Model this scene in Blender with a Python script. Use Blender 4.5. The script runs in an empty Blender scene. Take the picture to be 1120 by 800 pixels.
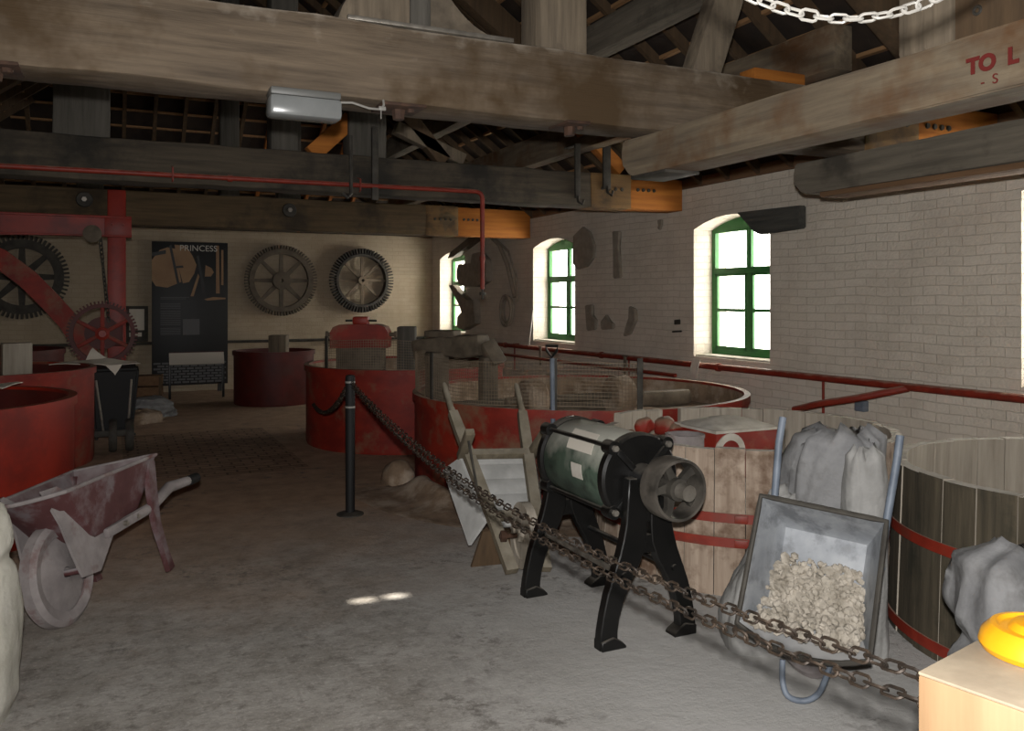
import bpy, bmesh, math, random
from mathutils import Vector, Matrix, noise
R = random.Random(7)
PI = math.pi
sc = bpy.context.scene
COL = sc.collection

# ------------------------------------------------------------------ camera, daylight, flash, exposure
EYE = 1.6
cam_d = bpy.data.cameras.new('camera'); cam = bpy.data.objects.new('camera', cam_d); COL.objects.link(cam)
cam_d.sensor_width = 36; cam_d.lens = 36*930/1120; cam_d.shift_y = -72.5/1120
cam_d.clip_start = 0.05
cam.location = (0, 0, EYE)
YAW = math.radians(25.5)
cam.rotation_euler = (PI/2, 0, -YAW)
sc.camera = cam

world = bpy.data.worlds.new('daylight'); sc.world = world; world.use_nodes = True
bg = world.node_tree.nodes['Background']
bg.inputs[0].default_value = (1.0, 0.95, 0.86, 1); bg.inputs[1].default_value = 12.0

sun_d = bpy.data.lights.new('sun', 'SUN'); sun = bpy.data.objects.new('sun', sun_d); COL.objects.link(sun)
SUN_DIR = Vector((-0.55, 0.10, 0.83)).normalized()          # towards the sun: high, on the far left side of the roof
sun_d.energy = 13; sun_d.angle = 0.015; sun_d.color = (1, .95, .85)
sun.rotation_euler = SUN_DIR.to_track_quat('Z', 'Y').to_euler()

fl_d = bpy.data.lights.new('camera_flash', 'SPOT'); fl = bpy.data.objects.new('camera_flash', fl_d); COL.objects.link(fl)
fl_d.energy = 690; fl_d.color = (1, .975, .95); fl_d.spot_size = math.radians(140); fl_d.spot_blend = 1.0; fl_d.shadow_soft_size = .03
fl.location = (-0.005, -0.01, EYE+0.13)
fl.rotation_euler = (math.radians(86), 0, -YAW-math.radians(3))

sc.view_settings.view_transform = 'Standard'; sc.view_settings.look = 'None'
sc.view_settings.gamma = 1; sc.view_settings.use_curve_mapping = False
sc.view_settings.exposure = 0.0
sc.cycles.max_bounces = 8; sc.cycles.diffuse_bounces = 5; sc.cycles.transparent_max_bounces = 16
sc.cycles.sample_clamp_indirect = 6

# ------------------------------------------------------------------ helpers
FW = Vector((math.sin(YAW), math.cos(YAW), 0)); RT = Vector((math.cos(YAW), -math.sin(YAW), 0))
def ray(u, v): return FW + RT*((u-560)/930) + Vector((0, 0, -(v-327.5)/930))
EYEV = Vector((0, 0, EYE))
def at_y(u, v, y): d = ray(u, v); return EYEV + d*(y/d.y)
def at_x(u, v, x): d = ray(u, v); return EYEV + d*(x/d.x)
def at_d(u, v, d): return EYEV + ray(u, v)*d
def V(*a): return Vector(a)

def lin(c):
    if isinstance(c, str): c = [int(c[i:i+2], 16) for i in (0, 2, 4)]
    o = []
    for x in c[:3]:
        x = x/255
        o.append(x/12.92 if x <= .04045 else ((x+.055)/1.055)**2.4)
    return (*o, 1)

class MB:
    """collects shapes (in world coordinates) into ONE mesh"""
    def __init__(s): s.bm = bmesh.new(); s.mi = 0
    def _new(s, n0):
        s.bm.faces.ensure_lookup_table()
        for f in s.bm.faces[n0:]: f.material_index = s.mi
    def face(s, vs):
        try: f = s.bm.faces.new(vs); f.material_index = s.mi; return f
        except ValueError: return None
    def box(s, c, size, M=None, bev=0.0):
        t = bmesh.new(); bmesh.ops.create_cube(t, size=1)
        for v in t.verts: v.co = Vector((v.co.x*size[0], v.co.y*size[1], v.co.z*size[2]))
        if bev: bmesh.ops.bevel(t, geom=t.edges[:], offset=bev, segments=2, profile=.5, affect='EDGES')
        mat = Matrix.Translation(c) @ (M.to_4x4() if M else Matrix())
        s.merge(t, mat); return s
    def bx(s, x0, x1, y0, y1, z0, z1, bev=0.0):
        return s.box(V((x0+x1)/2, (y0+y1)/2, (z0+z1)/2), (abs(x1-x0), abs(y1-y0), abs(z1-z0)), None, bev)
    def merge(s, t, mat):
        t.verts.index_update()
        vs = [s.bm.verts.new(mat @ v.co) for v in t.verts]
        for f in t.faces: s.face([vs[v.index] for v in f.verts])
        t.free()
    def frame(s, d, up=None):
        d = d.normalized(); up = up or (V(0, 0, 1) if abs(d.z) < .95 else V(1, 0, 0))
        x = up.cross(d).normalized(); y = d.cross(x).normalized()
        return x, y, d
    def bar(s, p0, p1, w, h, up=None, bev=0.0):       # w across, h along 'up'
        p0, p1 = Vector(p0), Vector(p1); x, y, d = s.frame(p1-p0, up)
        M = Matrix((x, y, d)).transposed()
        return s.box((p0+p1)/2, (w, h, (p1-p0).length), M, bev)
    def cyl(s, p0, p1, r, r2=None, seg=20, caps=True):
        r2 = r if r2 is None else r2
        return s.tube([p0, p1], [r, r2], seg, caps=caps)
    def tube(s, pts, r, seg=8, closed=False, caps=True):
        pts = [Vector(p) for p in pts]; n = len(pts)
        rs = r if isinstance(r, (list, tuple)) else [r]*n
        rings = []; px = None
        for i, p in enumerate(pts):
            a = pts[(i-1) % n] if (closed or i > 0) else p
            b = pts[(i+1) % n] if (closed or i < n-1) else p
            d = (b-a).normalized()
            if px is None: x, y, _ = s.frame(d)
            else:
                x = (px-d*px.dot(d)).normalized(); y = d.cross(x)
            px = x
            rings.append([s.bm.verts.new(p+(x*math.cos(t)+y*math.sin(t))*rs[i]) for t in [2*PI*k/seg for k in range(seg)]])
        m = n if closed else n-1
        for i in range(m):
            A, B = rings[i], rings[(i+1) % n]
            for k in range(seg): s.face([A[k], A[(k+1) % seg], B[(k+1) % seg], B[k]])
        if caps and not closed:
            s.face(rings[0][::-1]); s.face(rings[-1])
        return s
    def lathe(s, prof, c, seg=48, axis='Z', a0=0, a1=2*PI):
        full = abs(a1-a0-2*PI) < 1e-6; n = seg if full else seg+1
        rows = []
        for (r, h) in prof:
            row = []
            for k in range(n):
                t = a0+(a1-a0)*k/seg
                x, y = r*math.cos(t), r*math.sin(t)
                p = V(x, y, h) if axis == 'Z' else (V(x, h, y) if axis == 'Y' else V(h, x, y))
                row.append(s.bm.verts.new(Vector(c)+p))
            rows.append(row)
        for i in range(len(prof)-1):
            for k in range(n if full else n-1):
                a, b = k, (k+1) % n
                s.face([rows[i][a], rows[i][b], rows[i+1][b], rows[i+1][a]])
        return s
    def prism(s, pts, off):                              # polygon extruded by a vector
        pts = [Vector(p) for p in pts]; off = Vector(off)
        A = [s.bm.verts.new(p) for p in pts]; B = [s.bm.verts.new(p+off) for p in pts]
        n = len(pts); s.face(A[::-1]); s.face(B)
        for i in range(n): s.face([A[i], A[(i+1) % n], B[(i+1) % n], B[i]])
        return s
    def ribbon(s, cen, hw, off, side=None):              # plate of varying half width following a curve, extruded by off
        cen = [Vector(p) for p in cen]; off = Vector(off); L = []; Rr = []
        for i, p in enumerate(cen):
            d = (cen[min(i+1, len(cen)-1)]-cen[max(i-1, 0)]).normalized()
            q = d.cross(off.normalized())
            L.append(p+q*hw[i]); Rr.append(p-q*hw[i])
        vL = [[s.bm.verts.new(p) for p in L], [s.bm.verts.new(p+off) for p in L]]
        vR = [[s.bm.verts.new(p) for p in Rr], [s.bm.verts.new(p+off) for p in Rr]]
        n = len(cen)
        for i in range(n-1):
            s.face([vL[0][i], vL[0][i+1], vR[0][i+1], vR[0][i]]); s.face([vL[1][i], vR[1][i], vR[1][i+1], vL[1][i+1]])
            s.face([vL[0][i], vL[1][i], vL[1][i+1], vL[0][i+1]]); s.face([vR[0][i], vR[0][i+1], vR[1][i+1], vR[1][i]])
        for i in (0, n-1): s.face([vL[0][i], vR[0][i], vR[1][i], vL[1][i]])
        return s
    def ball(s, c, r, scale=(1, 1, 1), sub=2):
        t = bmesh.new(); bmesh.ops.create_icosphere(t, subdivisions=sub, radius=r)
        s.merge(t, Matrix.Translation(c) @ Matrix.Diagonal((*scale, 1))); return s
    def quad(s, a, b, c, d): s.face([s.bm.verts.new(Vector(p)) for p in (a, b, c, d)]); return s
    def grid(s, f, nu, nv):
        rows = [[s.bm.verts.new(f(i/nu, j/nv)) for j in range(nv+1)] for i in range(nu+1)]
        for i in range(nu):
            for j in range(nv): s.face([rows[i][j], rows[i+1][j], rows[i+1][j+1], rows[i][j+1]])
        return s
    def rough(s, amp, sc_=3.0, cuts=0, seed=0.0):
        if cuts:
            es = sorted(s.bm.edges, key=lambda e: -e.calc_length()); L = es[0].calc_length()
            bmesh.ops.subdivide_edges(s.bm, edges=[e for e in es if e.calc_length() > .6*L], cuts=cuts, use_grid_fill=True)
        for v in s.bm.verts:
            v.co += noise.noise_vector(v.co*sc_+V(seed, seed, 0))*amp
        return s
    def xf(s, M):
        for v in s.bm.verts: v.co = M @ v.co
        return s
    def build(s, name, mats, parent=None, flat=False, ang=38):
        bmesh.ops.recalc_face_normals(s.bm, faces=s.bm.faces[:])
        if parent is None:
            co = [v.co for v in s.bm.verts]
            o0 = V((min(c.x for c in co)+max(c.x for c in co))/2, (min(c.y for c in co)+max(c.y for c in co))/2, min(c.z for c in co))
            Mi = Matrix.Translation(-o0)
        else: Mi = wmat(parent).inverted()
        for v in s.bm.verts: v.co = Mi @ v.co
        me = bpy.data.meshes.new(name); s.bm.to_mesh(me); s.bm.free()
        for m in (mats if isinstance(mats, (list, tuple)) else [mats]): me.materials.append(m)
        if not flat:
            me.polygons.foreach_set('use_smooth', [True]*len(me.polygons))
            me.set_sharp_from_angle(angle=math.radians(ang))
        o = bpy.data.objects.new(name, me); COL.objects.link(o)
        if parent is None: o.location = o0
        else: o.parent = parent
        return o

def wmat(o):
    M = o.matrix_basis.copy()
    while o.parent: o = o.parent; M = o.matrix_basis @ M
    return M
def tag(o, label, cat=None, group=None, kind=None):
    o['label'] = label
    if cat: o['category'] = cat
    if group: o['group'] = group
    if kind: o['kind'] = kind
    return o
def thing(name, label, cat, loc=(0, 0, 0), group=None, rot=None):
    o = bpy.data.objects.new(name, None); COL.objects.link(o); o.location = loc; o.empty_display_size = .1
    if rot: o.rotation_euler = rot
    return tag(o, label, cat, group)
def struct(o): o['kind'] = 'structure'; return o
def text_part(s, name, size, loc, rot, mat, parent, ext=.001, align='LEFT', bold=0.0):
    cu = bpy.data.curves.new(name, 'FONT'); cu.body = s; cu.size = size; cu.extrude = ext; cu.offset = bold; cu.align_x = align
    t = bpy.data.objects.new(name, cu); COL.objects.link(t)
    me = bpy.data.meshes.new_from_object(t.evaluated_get(bpy.context.evaluated_depsgraph_get()))
    bpy.data.objects.remove(t); bpy.data.curves.remove(cu)
    M = Matrix.LocRotScale(Vector(loc), rot, None)
    if parent: M = wmat(parent).inverted() @ M
    me.transform(M); me.materials.clear(); me.materials.append(mat)
    o = bpy.data.objects.new(name, me); COL.objects.link(o)
    if parent: o.parent = parent
    return o

# ------------------------------------------------------------------ materials
def nodes(m):
    m.use_nodes = True; nt = m.node_tree; return nt, nt.nodes, nt.links, nt.nodes['Principled BSDF']
def mk(name, c1, c2, scale=(4, 4, 4), rough=.8, metal=0, bump=.25, detail=6, lo=.35, hi=.65, dust=None, dust_lo=.3, c3=None, s3=2.0, t3=.6, bscale=None, coat=0, nrough=.6):
    """two colours mottled by a noise, an optional third in patches, optional dust lying on the upper faces"""
    m = bpy.data.materials.new(name); nt, N, L, P = nodes(m)
    tc = N.new('ShaderNodeTexCoord'); mp = N.new('ShaderNodeMapping'); L.new(tc.outputs['Object'], mp.inputs[0])
    mp.inputs['Scale'].default_value = scale
    nz = N.new('ShaderNodeTexNoise'); nz.inputs['Scale'].default_value = 1; nz.inputs['Detail'].default_value = detail
    nz.inputs['Roughness'].default_value = nrough
    L.new(mp.outputs[0], nz.inputs['Vector'])
    rp = N.new('ShaderNodeValToRGB'); L.new(nz.outputs['Fac'], rp.inputs[0])
    rp.color_ramp.elements[0].position = lo; rp.color_ramp.elements[1].position = hi
    rp.color_ramp.elements[0].color = lin(c1); rp.color_ramp.elements[1].color = lin(c2)
    out = rp.outputs[0]
    def mix(fac, a, col):
        x = N.new('ShaderNodeMix'); x.data_type = 'RGBA'; L.new(fac, x.inputs['Factor']); L.new(a, x.inputs['A']); x.inputs['B'].default_value = lin(col)
        return x.outputs['Result']
    if c3:
        n3 = N.new('ShaderNodeTexNoise'); n3.inputs['Scale'].default_value = s3; n3.inputs['Detail'].default_value = 5; n3.inputs['Roughness'].default_value = .65
        L.new(tc.outputs['Object'], n3.inputs['Vector'])
        r3 = N.new('ShaderNodeMapRange'); r3.inputs['From Min'].default_value = t3-.08; r3.inputs['From Max'].default_value = t3+.08
        L.new(n3.outputs['Fac'], r3.inputs['Value']); out = mix(r3.outputs[0], out, c3)
    if dust:
        g = N.new('ShaderNodeNewGeometry'); sp = N.new('ShaderNodeSeparateXYZ'); L.new(g.outputs['Normal'], sp.inputs[0])
        n4 = N.new('ShaderNodeTexNoise'); n4.inputs['Scale'].default_value = 9; n4.inputs['Detail'].default_value = 6; L.new(tc.outputs['Object'], n4.inputs['Vector'])
        ad = N.new('ShaderNodeMath'); ad.operation = 'MULTIPLY_ADD'; L.new(n4.outputs['Fac'], ad.inputs[0]); ad.inputs[1].default_value = 1.1; L.new(sp.outputs['Z'], ad.inputs[2])
        r4 = N.new('ShaderNodeMapRange'); L.new(ad.outputs[0], r4.inputs['Value']); r4.inputs['From Min'].default_value = dust_lo+.45; r4.inputs['From Max'].default_value = dust_lo+1.15
        r4.inputs['To Max'].default_value = .9
        out = mix(r4.outputs[0], out, dust)
    L.new(out, P.inputs['Base Color'])
    P.inputs['Roughness'].default_value = rough; P.inputs['Metallic'].default_value = metal
    if coat: P.inputs['Coat Weight'].default_value = coat
    if bump:
        b = N.new('ShaderNodeBump'); b.inputs['Strength'].default_value = bump; b.inputs['Distance'].default_value = .02
        if bscale:
            nb = N.new('ShaderNodeTexNoise'); nb.inputs['Scale'].default_value = bscale; nb.inputs['Detail'].default_value = 6; L.new(tc.outputs['Object'], nb.inputs['Vector'])
            L.new(nb.outputs['Fac'], b.inputs['Height'])
        else: L.new(nz.outputs['Fac'], b.inputs['Height'])
        L.new(b.outputs[0], P.inputs['Normal'])
    return m
def wood(name, c1, c2, axis='X', k=1.0, bump=.5, dust=None, c3=None, **kw):
    s = {'X': (1.6*k, 22*k, 22*k), 'Y': (22*k, 1.6*k, 22*k), 'Z': (22*k, 22*k, 1.6*k)}[axis]
    return mk(name, c1, c2, scale=s, rough=kw.pop('rough', .85), bump=bump, dust=dust, c3=c3, detail=8, lo=kw.pop('lo', .3), hi=kw.pop('hi', .7), **kw)
def plain(name, c, rough=.7, metal=0): return mk(name, c, c, rough=rough, metal=metal, bump=.08)

def brick_mat(name, c1, c2, mortar, dirt, bump=.6, floor=False, bw=.225, bh=.075, ms=.0045):
    m = bpy.data.materials.new(name); nt, N, L, P = nodes(m)
    g = N.new('ShaderNodeNewGeometry'); sp = N.new('ShaderNodeSeparateXYZ'); L.new(g.outputs['Position'], sp.inputs[0])
    ad = N.new('ShaderNodeMath'); L.new(sp.outputs['X'], ad.inputs[0]); L.new(sp.outputs['Y'], ad.inputs[1])
    cb = N.new('ShaderNodeCombineXYZ'); L.new(ad.outputs[0], cb.inputs[0]); L.new(sp.outputs['Z'], cb.inputs[1])
    wn = N.new('ShaderNodeTexNoise'); wn.inputs['Scale'].default_value = 2.2; wn.inputs['Detail'].default_value = 4; L.new(g.outputs['Position'], wn.inputs['Vector'])
    wa = N.new('ShaderNodeVectorMath'); wa.operation = 'MULTIPLY_ADD'; L.new(wn.outputs['Color'], wa.inputs[0]); wa.inputs[1].default_value = (.04, .045, 0); L.new(cb.outputs[0], wa.inputs[2])
    br = N.new('ShaderNodeTexBrick'); L.new(wa.outputs[0], br.inputs['Vector'])
    br.inputs['Scale'].default_value = 1; br.inputs['Brick Width'].default_value = bw; br.inputs['Row Height'].default_value = bh
    br.inputs['Mortar Size'].default_value = ms; br.inputs['Mortar Smooth'].default_value = .6; br.inputs['Bias'].default_value = -.2
    br.inputs['Color1'].default_value = lin(c1); br.inputs['Color2'].default_value = lin(c2); br.inputs['Mortar'].default_value = lin(mortar)
    n2 = N.new('ShaderNodeTexNoise'); n2.inputs['Scale'].default_value = 1.3; n2.inputs['Detail'].default_value = 9; n2.inputs['Roughness'].default_value = .7; L.new(g.outputs['Position'], n2.inputs['Vector'])
    r2 = N.new('ShaderNodeMapRange'); L.new(n2.outputs['Fac'], r2.inputs['Value']); r2.inputs['From Min'].default_value = .45; r2.inputs['From Max'].default_value = .75; r2.inputs['To Max'].default_value = .75
    mx = N.new('ShaderNodeMix'); mx.data_type = 'RGBA'; L.new(r2.outputs[0], mx.inputs['Factor']); L.new(br.outputs['Color'], mx.inputs['A']); mx.inputs['B'].default_value = lin(dirt)
    L.new(mx.outputs['Result'], P.inputs['Base Color']); P.inputs['Roughness'].default_value = .9
    n5 = N.new('ShaderNodeTexNoise'); n5.inputs['Scale'].default_value = 40; n5.inputs['Detail'].default_value = 5; L.new(g.outputs['Position'], n5.inputs['Vector'])
    h = N.new('ShaderNodeMath'); h.operation = 'MULTIPLY_ADD'; L.new(br.outputs['Fac'], h.inputs[0]); h.inputs[1].default_value = -.75
    h5 = N.new('ShaderNodeMath'); h5.operation = 'MULTIPLY'; L.new(n5.outputs['Fac'], h5.inputs[0]); h5.inputs[1].default_value = 1.1; L.new(h5.outputs[0], h.inputs[2])
    b = N.new('ShaderNodeBump'); b.inputs['Strength'].default_value = bump; b.inputs['Distance'].default_value = .012; L.new(h.outputs[0], b.inputs['Height']); L.new(b.outputs[0], P.inputs['Normal'])
    return m

def floor_mat():
    m = bpy.data.materials.new('dusty_floor'); nt, N, L, P = nodes(m)
    g = N.new('ShaderNodeNewGeometry')
    def nz(s, d=8, r=.65):
        n = N.new('ShaderNodeTexNoise'); n.inputs['Scale'].default_value = s; n.inputs['Detail'].default_value = d; n.inputs['Roughness'].default_value = r
        L.new(g.outputs['Position'], n.inputs['Vector']); return n.outputs['Fac']
    def rng(src, a, b, x=0, y=1):
        r = N.new('ShaderNodeMapRange'); r.inputs['From Min'].default_value = a; r.inputs['From Max'].default_value = b; r.inputs['To Min'].default_value = x; r.inputs['To Max'].default_value = y
        L.new(src, r.inputs['Value']); return r.outputs[0]
    def mixc(f, a, b):
        x = N.new('ShaderNodeMix'); x.data_type = 'RGBA'
        if hasattr(f, 'links'): L.new(f, x.inputs['Factor'])
        for k, c in (('A', a), ('B', b)):
            if isinstance(c, (str, tuple)): x.inputs[k].default_value = lin(c)
            else: L.new(c, x.inputs[k])
        return x.outputs['Result']
    def math_(op, a, b):
        x = N.new('ShaderNodeMath'); x.operation = op
        for i, c in enumerate((a, b)):
            if isinstance(c, (int, float)): x.inputs[i].default_value = c
            else: L.new(c, x.inputs[i])
        return x.outputs[0]
    sp = N.new('ShaderNodeSeparateXYZ'); L.new(g.outputs['Position'], sp.inputs[0])
    base = mixc(rng(nz(2.5), .35, .68), '87827a', 'a9a59f')
    base = mixc(rng(nz(14, 10, .8), .48, .66, 0, .85), base, '655f58')
    base = mixc(rng(nz(55, 6, .7), .54, .7, 0, .55), base, 'c4bfb6')
    # flash falloff and warm ambient painted in as brown further in, pale dust around the tubs on the right
    far = rng(math_('ADD', sp.outputs['Y'], math_('MULTIPLY', nz(1.2), 3.0)), 5.6, 8.2)
    brown = mixc(rng(nz(5), .35, .65), '8c735d', 'a98d73')
    base = mixc(far, base, brown)
    dd = math_('ADD', math_('SUBTRACT', sp.outputs['X'], math_('MULTIPLY', sp.outputs['Y'], .12)), math_('MULTIPLY', nz(1.6), 1.2))
    base = mixc(math_('MULTIPLY', rng(dd, 1.3, 2.4), math_('SUBTRACT', 1.0, far)), base, 'bbb9b5')
    # worn black stain patches
    base = mixc(math_('MULTIPLY', rng(nz(1.1, 3), .5, .6), rng(nz(9, 10, .8), .5, .6, 0, .7)), base, '5b554e')
    # strip of brick paving across the gangway
    br = N.new('ShaderNodeTexBrick'); L.new(g.outputs['Position'], br.inputs['Vector']); br.inputs['Scale'].default_value = 1
    br.inputs['Brick Width'].default_value = .2; br.inputs['Row Height'].default_value = .1; br.inputs['Mortar Size'].default_value = .01
    br.inputs['Color1'].default_value = lin('7d6550'); br.inputs['Color2'].default_value = lin('977b62'); br.inputs['Mortar'].default_value = lin('5a4838')
    pave = math_('MULTIPLY', math_('GREATER_THAN', sp.outputs['Y'], 8.1), math_('MULTIPLY', math_('LESS_THAN', sp.outputs['Y'], 10.9), math_('MULTIPLY', math_('GREATER_THAN', sp.outputs['X'], .15), math_('LESS_THAN', sp.outputs['X'], 1.75))))
    pave = math_('MULTIPLY', pave, rng(nz(3), .3, .5))
    base = mixc(pave, base, br.outputs['Color'])
    L.new(base, P.inputs['Base Color']); P.inputs['Roughness'].default_value = .92
    b = N.new('ShaderNodeBump'); b.inputs['Strength'].default_value = .5; b.inputs['Distance'].default_value = .015
    L.new(math_('SUBTRACT', math_('ADD', nz(11, 10, .7), math_('MULTIPLY', nz(60, 3), .3)), math_('MULTIPLY', pave, br.outputs['Fac'])), b.inputs['Height']); L.new(b.outputs[0], P.inputs['Normal'])
    return m
def glass_mat():
    m = bpy.data.materials.new('window_glass'); nt, N, L, P = nodes(m)
    tr = N.new('ShaderNodeBsdfTransparent'); gl = N.new('ShaderNodeBsdfGlossy'); gl.inputs['Roughness'].default_value = .02
    mx = N.new('ShaderNodeMixShader'); mx.inputs[0].default_value = .05; L.new(tr.outputs[0], mx.inputs[1]); L.new(gl.outputs[0], mx.inputs[2])
    L.new(mx.outputs[0], N['Material Output'].inputs[0]); return m

M_ = {}
M_['wall'] = brick_mat('whitewashed_brick', 'dad1c3', 'd3cabb', 'c6bcad', 'b8ad9f')
M_['wall_back'] = brick_mat('cream_painted_brick', 'b3a48e', 'ad9e88', 'a3947e', '95866f')
M_['floor'] = floor_mat()
M_['glass'] = glass_mat()
M_['green_paint'] = mk('green_window_paint', '23602b', '2e7034', scale=(8, 8, 8), rough=.55, bump=.1)
M_['beamX'] = wood('old_beam_timber', '4a3f33', '746553', 'X', c3='46351f', s3=1.5, t3=.55, dust='b9afa0')
M_['beamXd'] = wood('dark_beam_timber', '352f26', '574d3f', 'X', c3='25221c', s3=1.7, t3=.56)
M_['beamXb'] = wood('brown_beam_timber', '443725', '655339', 'X', c3='352b1e', s3=1.7, t3=.6)
M_['beamY'] = wood('grey_lengthwise_timber', '5c5144', '82745f', 'Y', c3='5e4126', s3=1.4, t3=.54, dust='a0947f')
M_['beamYd'] = wood('dark_lengthwise_timber', '524c42', '736b5e', 'Y', c3='403b33', s3=1.7, t3=.6)
M_['beamYb'] = wood('brown_lengthwise_timber', '5f4630', '7a5c40', 'Y')
M_['new'] = wood('new_pine_timber', '99591c', 'b8742c', 'X', bump=.15)
M_['new_faded'] = wood('faded_new_timber', '5c452b', '7d6039', 'X', bump=.2, c3='483826', s3=4, t3=.55)
M_['newY'] = wood('new_pine_lengthwise', '95561f', 'b27033', 'Y', bump=.15)
M_['postZ'] = wood('post_timber', '574d40', '7c6f5d', 'Z', c3='453c31', s3=2.2, t3=.6)
M_['postZd'] = wood('dark_post_timber', '3d3a33', '55514a', 'Z')
M_['rafter'] = wood('rafter_timber', '443524', '5c4832', 'Z', bump=.2)
M_['batten'] = wood('batten_timber', '8c6a46', 'a57f58', 'Y', bump=.2)
M_['tile'] = mk('clay_tile_underside', '241c17', '33281f', scale=(6, 6, 6), bump=.3)
M_['red'] = mk('red_oxide_paint', '7c1706', '93220b', scale=(3, 3, 3), rough=.5, bump=.15, c3='6a1407', s3=2.5, t3=.58, dust='8a5a45', dust_lo=.6)
M_['red_dusty'] = mk('dusty_red_oxide_paint', '6e180b', '8c2310', scale=(3, 3, 5), rough=.65, bump=.2, c3='76523d', s3=3.2, t3=.6, dust='8a7562', dust_lo=.3)
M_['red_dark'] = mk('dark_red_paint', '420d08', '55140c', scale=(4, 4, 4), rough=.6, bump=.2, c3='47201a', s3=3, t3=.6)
M_['red_pipe'] = mk('red_pipe_paint', '752113', '8b2f1e', scale=(8, 8, 8), rough=.55, bump=.1, c3='6e3325', s3=6, t3=.6, dust='a58a7a', dust_lo=.5)
M_['iron'] = mk('dark_cast_iron', '33302b', '4a463f', scale=(9, 9, 9), rough=.7, bump=.25, metal=.2)
M_['iron_brown'] = mk('brown_cast_iron', '4f463a', '6a5f50', scale=(9, 9, 9), rough=.75, bump=.25)
M_['black'] = mk('black_enamel', '080807', '100f0e', scale=(7, 7, 7), rough=.42, bump=.12, dust='6f6a62', dust_lo=.62)
M_['blackm'] = mk('matt_black_plastic', '060606', '0a0a0b', rough=.7, bump=.05)
M_['rust'] = mk('rusty_iron', '33231a', '4d3526', scale=(14, 14, 14), rough=.85, bump=.4)
M_['chain'] = mk('rusty_chain_iron', '241e19', '43372c', scale=(20, 20, 20), rough=.6, metal=.35, bump=.3)
M_['white_plastic'] = plain('white_plastic', '85827c', .45)
M_['green_drum'] = mk('green_drum_paint', '34433a', '4b5a4d', scale=(4, 4, 4), rough=.5, bump=.15, c3='273029', s3=5, t3=.58, dust='b2b1a6', dust_lo=.22)
M_['paper'] = plain('old_paper', 'cfc8bb', .9)
M_['stave'] = wood('weathered_stave_timber', '8a7766', 'b5a391', 'Z', c3='6b5544', s3=4.5, t3=.56, bump=.35)
M_['stave_in'] = wood('dusty_stave_inside', '948b7d', 'b3aa9c', 'Z', bump=.3)
M_['stave_dark'] = wood('dark_wet_stave_timber', '302b20', '564d3d', 'Z', c3='2a291d', s3=3, t3=.6, bump=.35)
M_['dust'] = mk('pale_clay_dust', 'aaa498', 'c3beb4', scale=(8, 8, 8), rough=.95, bump=.3)
M_['clay'] = mk('dried_brown_clay', '6d5a48', '917c66', scale=(6, 6, 6), rough=.95, bump=.5, c3='a39483', s3=4, t3=.56)
M_['sack_white'] = mk('white_woven_sack', 'aaa79b', 'bdbab0', scale=(5, 5, 5), rough=.75, bump=.25, bscale=35)
M_['sack_grey'] = mk('grey_dusty_sack', '6f6f70', '8a8a8a', scale=(5, 5, 5), rough=.7, bump=.25, c3='636261', s3=5, t3=.6, bscale=30)
M_['sack_pale'] = mk('pale_dusty_sack', '83827f', '9c9b98', scale=(5, 5, 5), rough=.75, bump=.25, bscale=40)
M_['zinc'] = mk('dusty_zinc_tray', '83878c', 'a2a5a8', scale=(5, 5, 5), rough=.6, metal=.15, bump=.15, c3='6f7276', s3=9, t3=.56, dust='b5b4b2', dust_lo=.55)
M_['bluegrey'] = mk('blue_grey_painted_steel', '5b6470', '737c88', scale=(9, 9, 9), rough=.55, bump=.15)
M_['maroon'] = mk('dusty_maroon_steel', '4a2a2b', '5e3a3a', scale=(5, 5, 5), rough=.6, bump=.15, c3='6f6466', s3=5, t3=.57, dust='9d9798', dust_lo=.28)
M_['greydust'] = mk('dust_coated_steel', '77706f', '948d8b', scale=(6, 6, 6), rough=.85, bump=.2, c3='6a4a47', s3=5, t3=.62)
M_['stone'] = mk('pale_stone_chips', '8a8275', 'b8b0a3', scale=(16, 16, 16), rough=.9, bump=.4)
M_['barrow_wood'] = wood('dusty_barrow_timber', '5f5646', '7d7360', 'Z', bump=.3, dust='9b9485', dust_lo=.5)
M_['barrow_board'] = mk('white_dusted_boards', 'a3a3a0', 'bdbdba', scale=(6, 6, 6), rough=.9, bump=.2)
M_['pine'] = wood('planed_pine', '8c6f50', 'a48765', 'Z', k=.6, bump=.08, rough=.6)
M_['pine_top'] = mk('pine_end_grain', '91836f', 'a3957f', scale=(9, 9, 9), rough=.8, bump=.15)
M_['yellow'] = mk('yellow_plastic', 'c98a10', 'd49a1c', rough=.4, bump=.05)
M_['steel'] = mk('worn_steel', '7b756c', '9a948a', scale=(12, 12, 12), rough=.45, metal=.6, bump=.15)
M_['wire'] = mk('rusty_mesh_wire', '6d5f4e', '8b7c68', rough=.7, metal=.2, bump=0)
M_['wall_iron'] = mk('whitened_wall_iron', '8a8174', 'a19788', scale=(9, 9, 9), rough=.85, bump=.25)
M_['board_black'] = plain('black_display_board', '101214', .5)
M_['print_tan'] = mk('tan_printed_picture', '86674a', '9d7d5b', scale=(2, 2, 2), rough=.6, bump=0)
M_['print_grey'] = plain('grey_print', 'c5c2ba', .6)
M_['pulley_iron'] = mk('pulley_iron', '3b3833', '6d675f', scale=(7, 7, 7), rough=.5, metal=.3, bump=.2)
M_['print_dim'] = plain('dim_print', '5a5a5c', .6)
M_['lamp_clear'] = mk('clear_lamp_cover', '6f7170', '7c7e7d', rough=.22, bump=0)
M_['grey_plastic'] = plain('grey_plastic', '5f5f5c', .5)
M_['red_letter'] = mk('faded_red_lettering', '5c1611', '6b1c15', rough=.8, bump=0)
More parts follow.
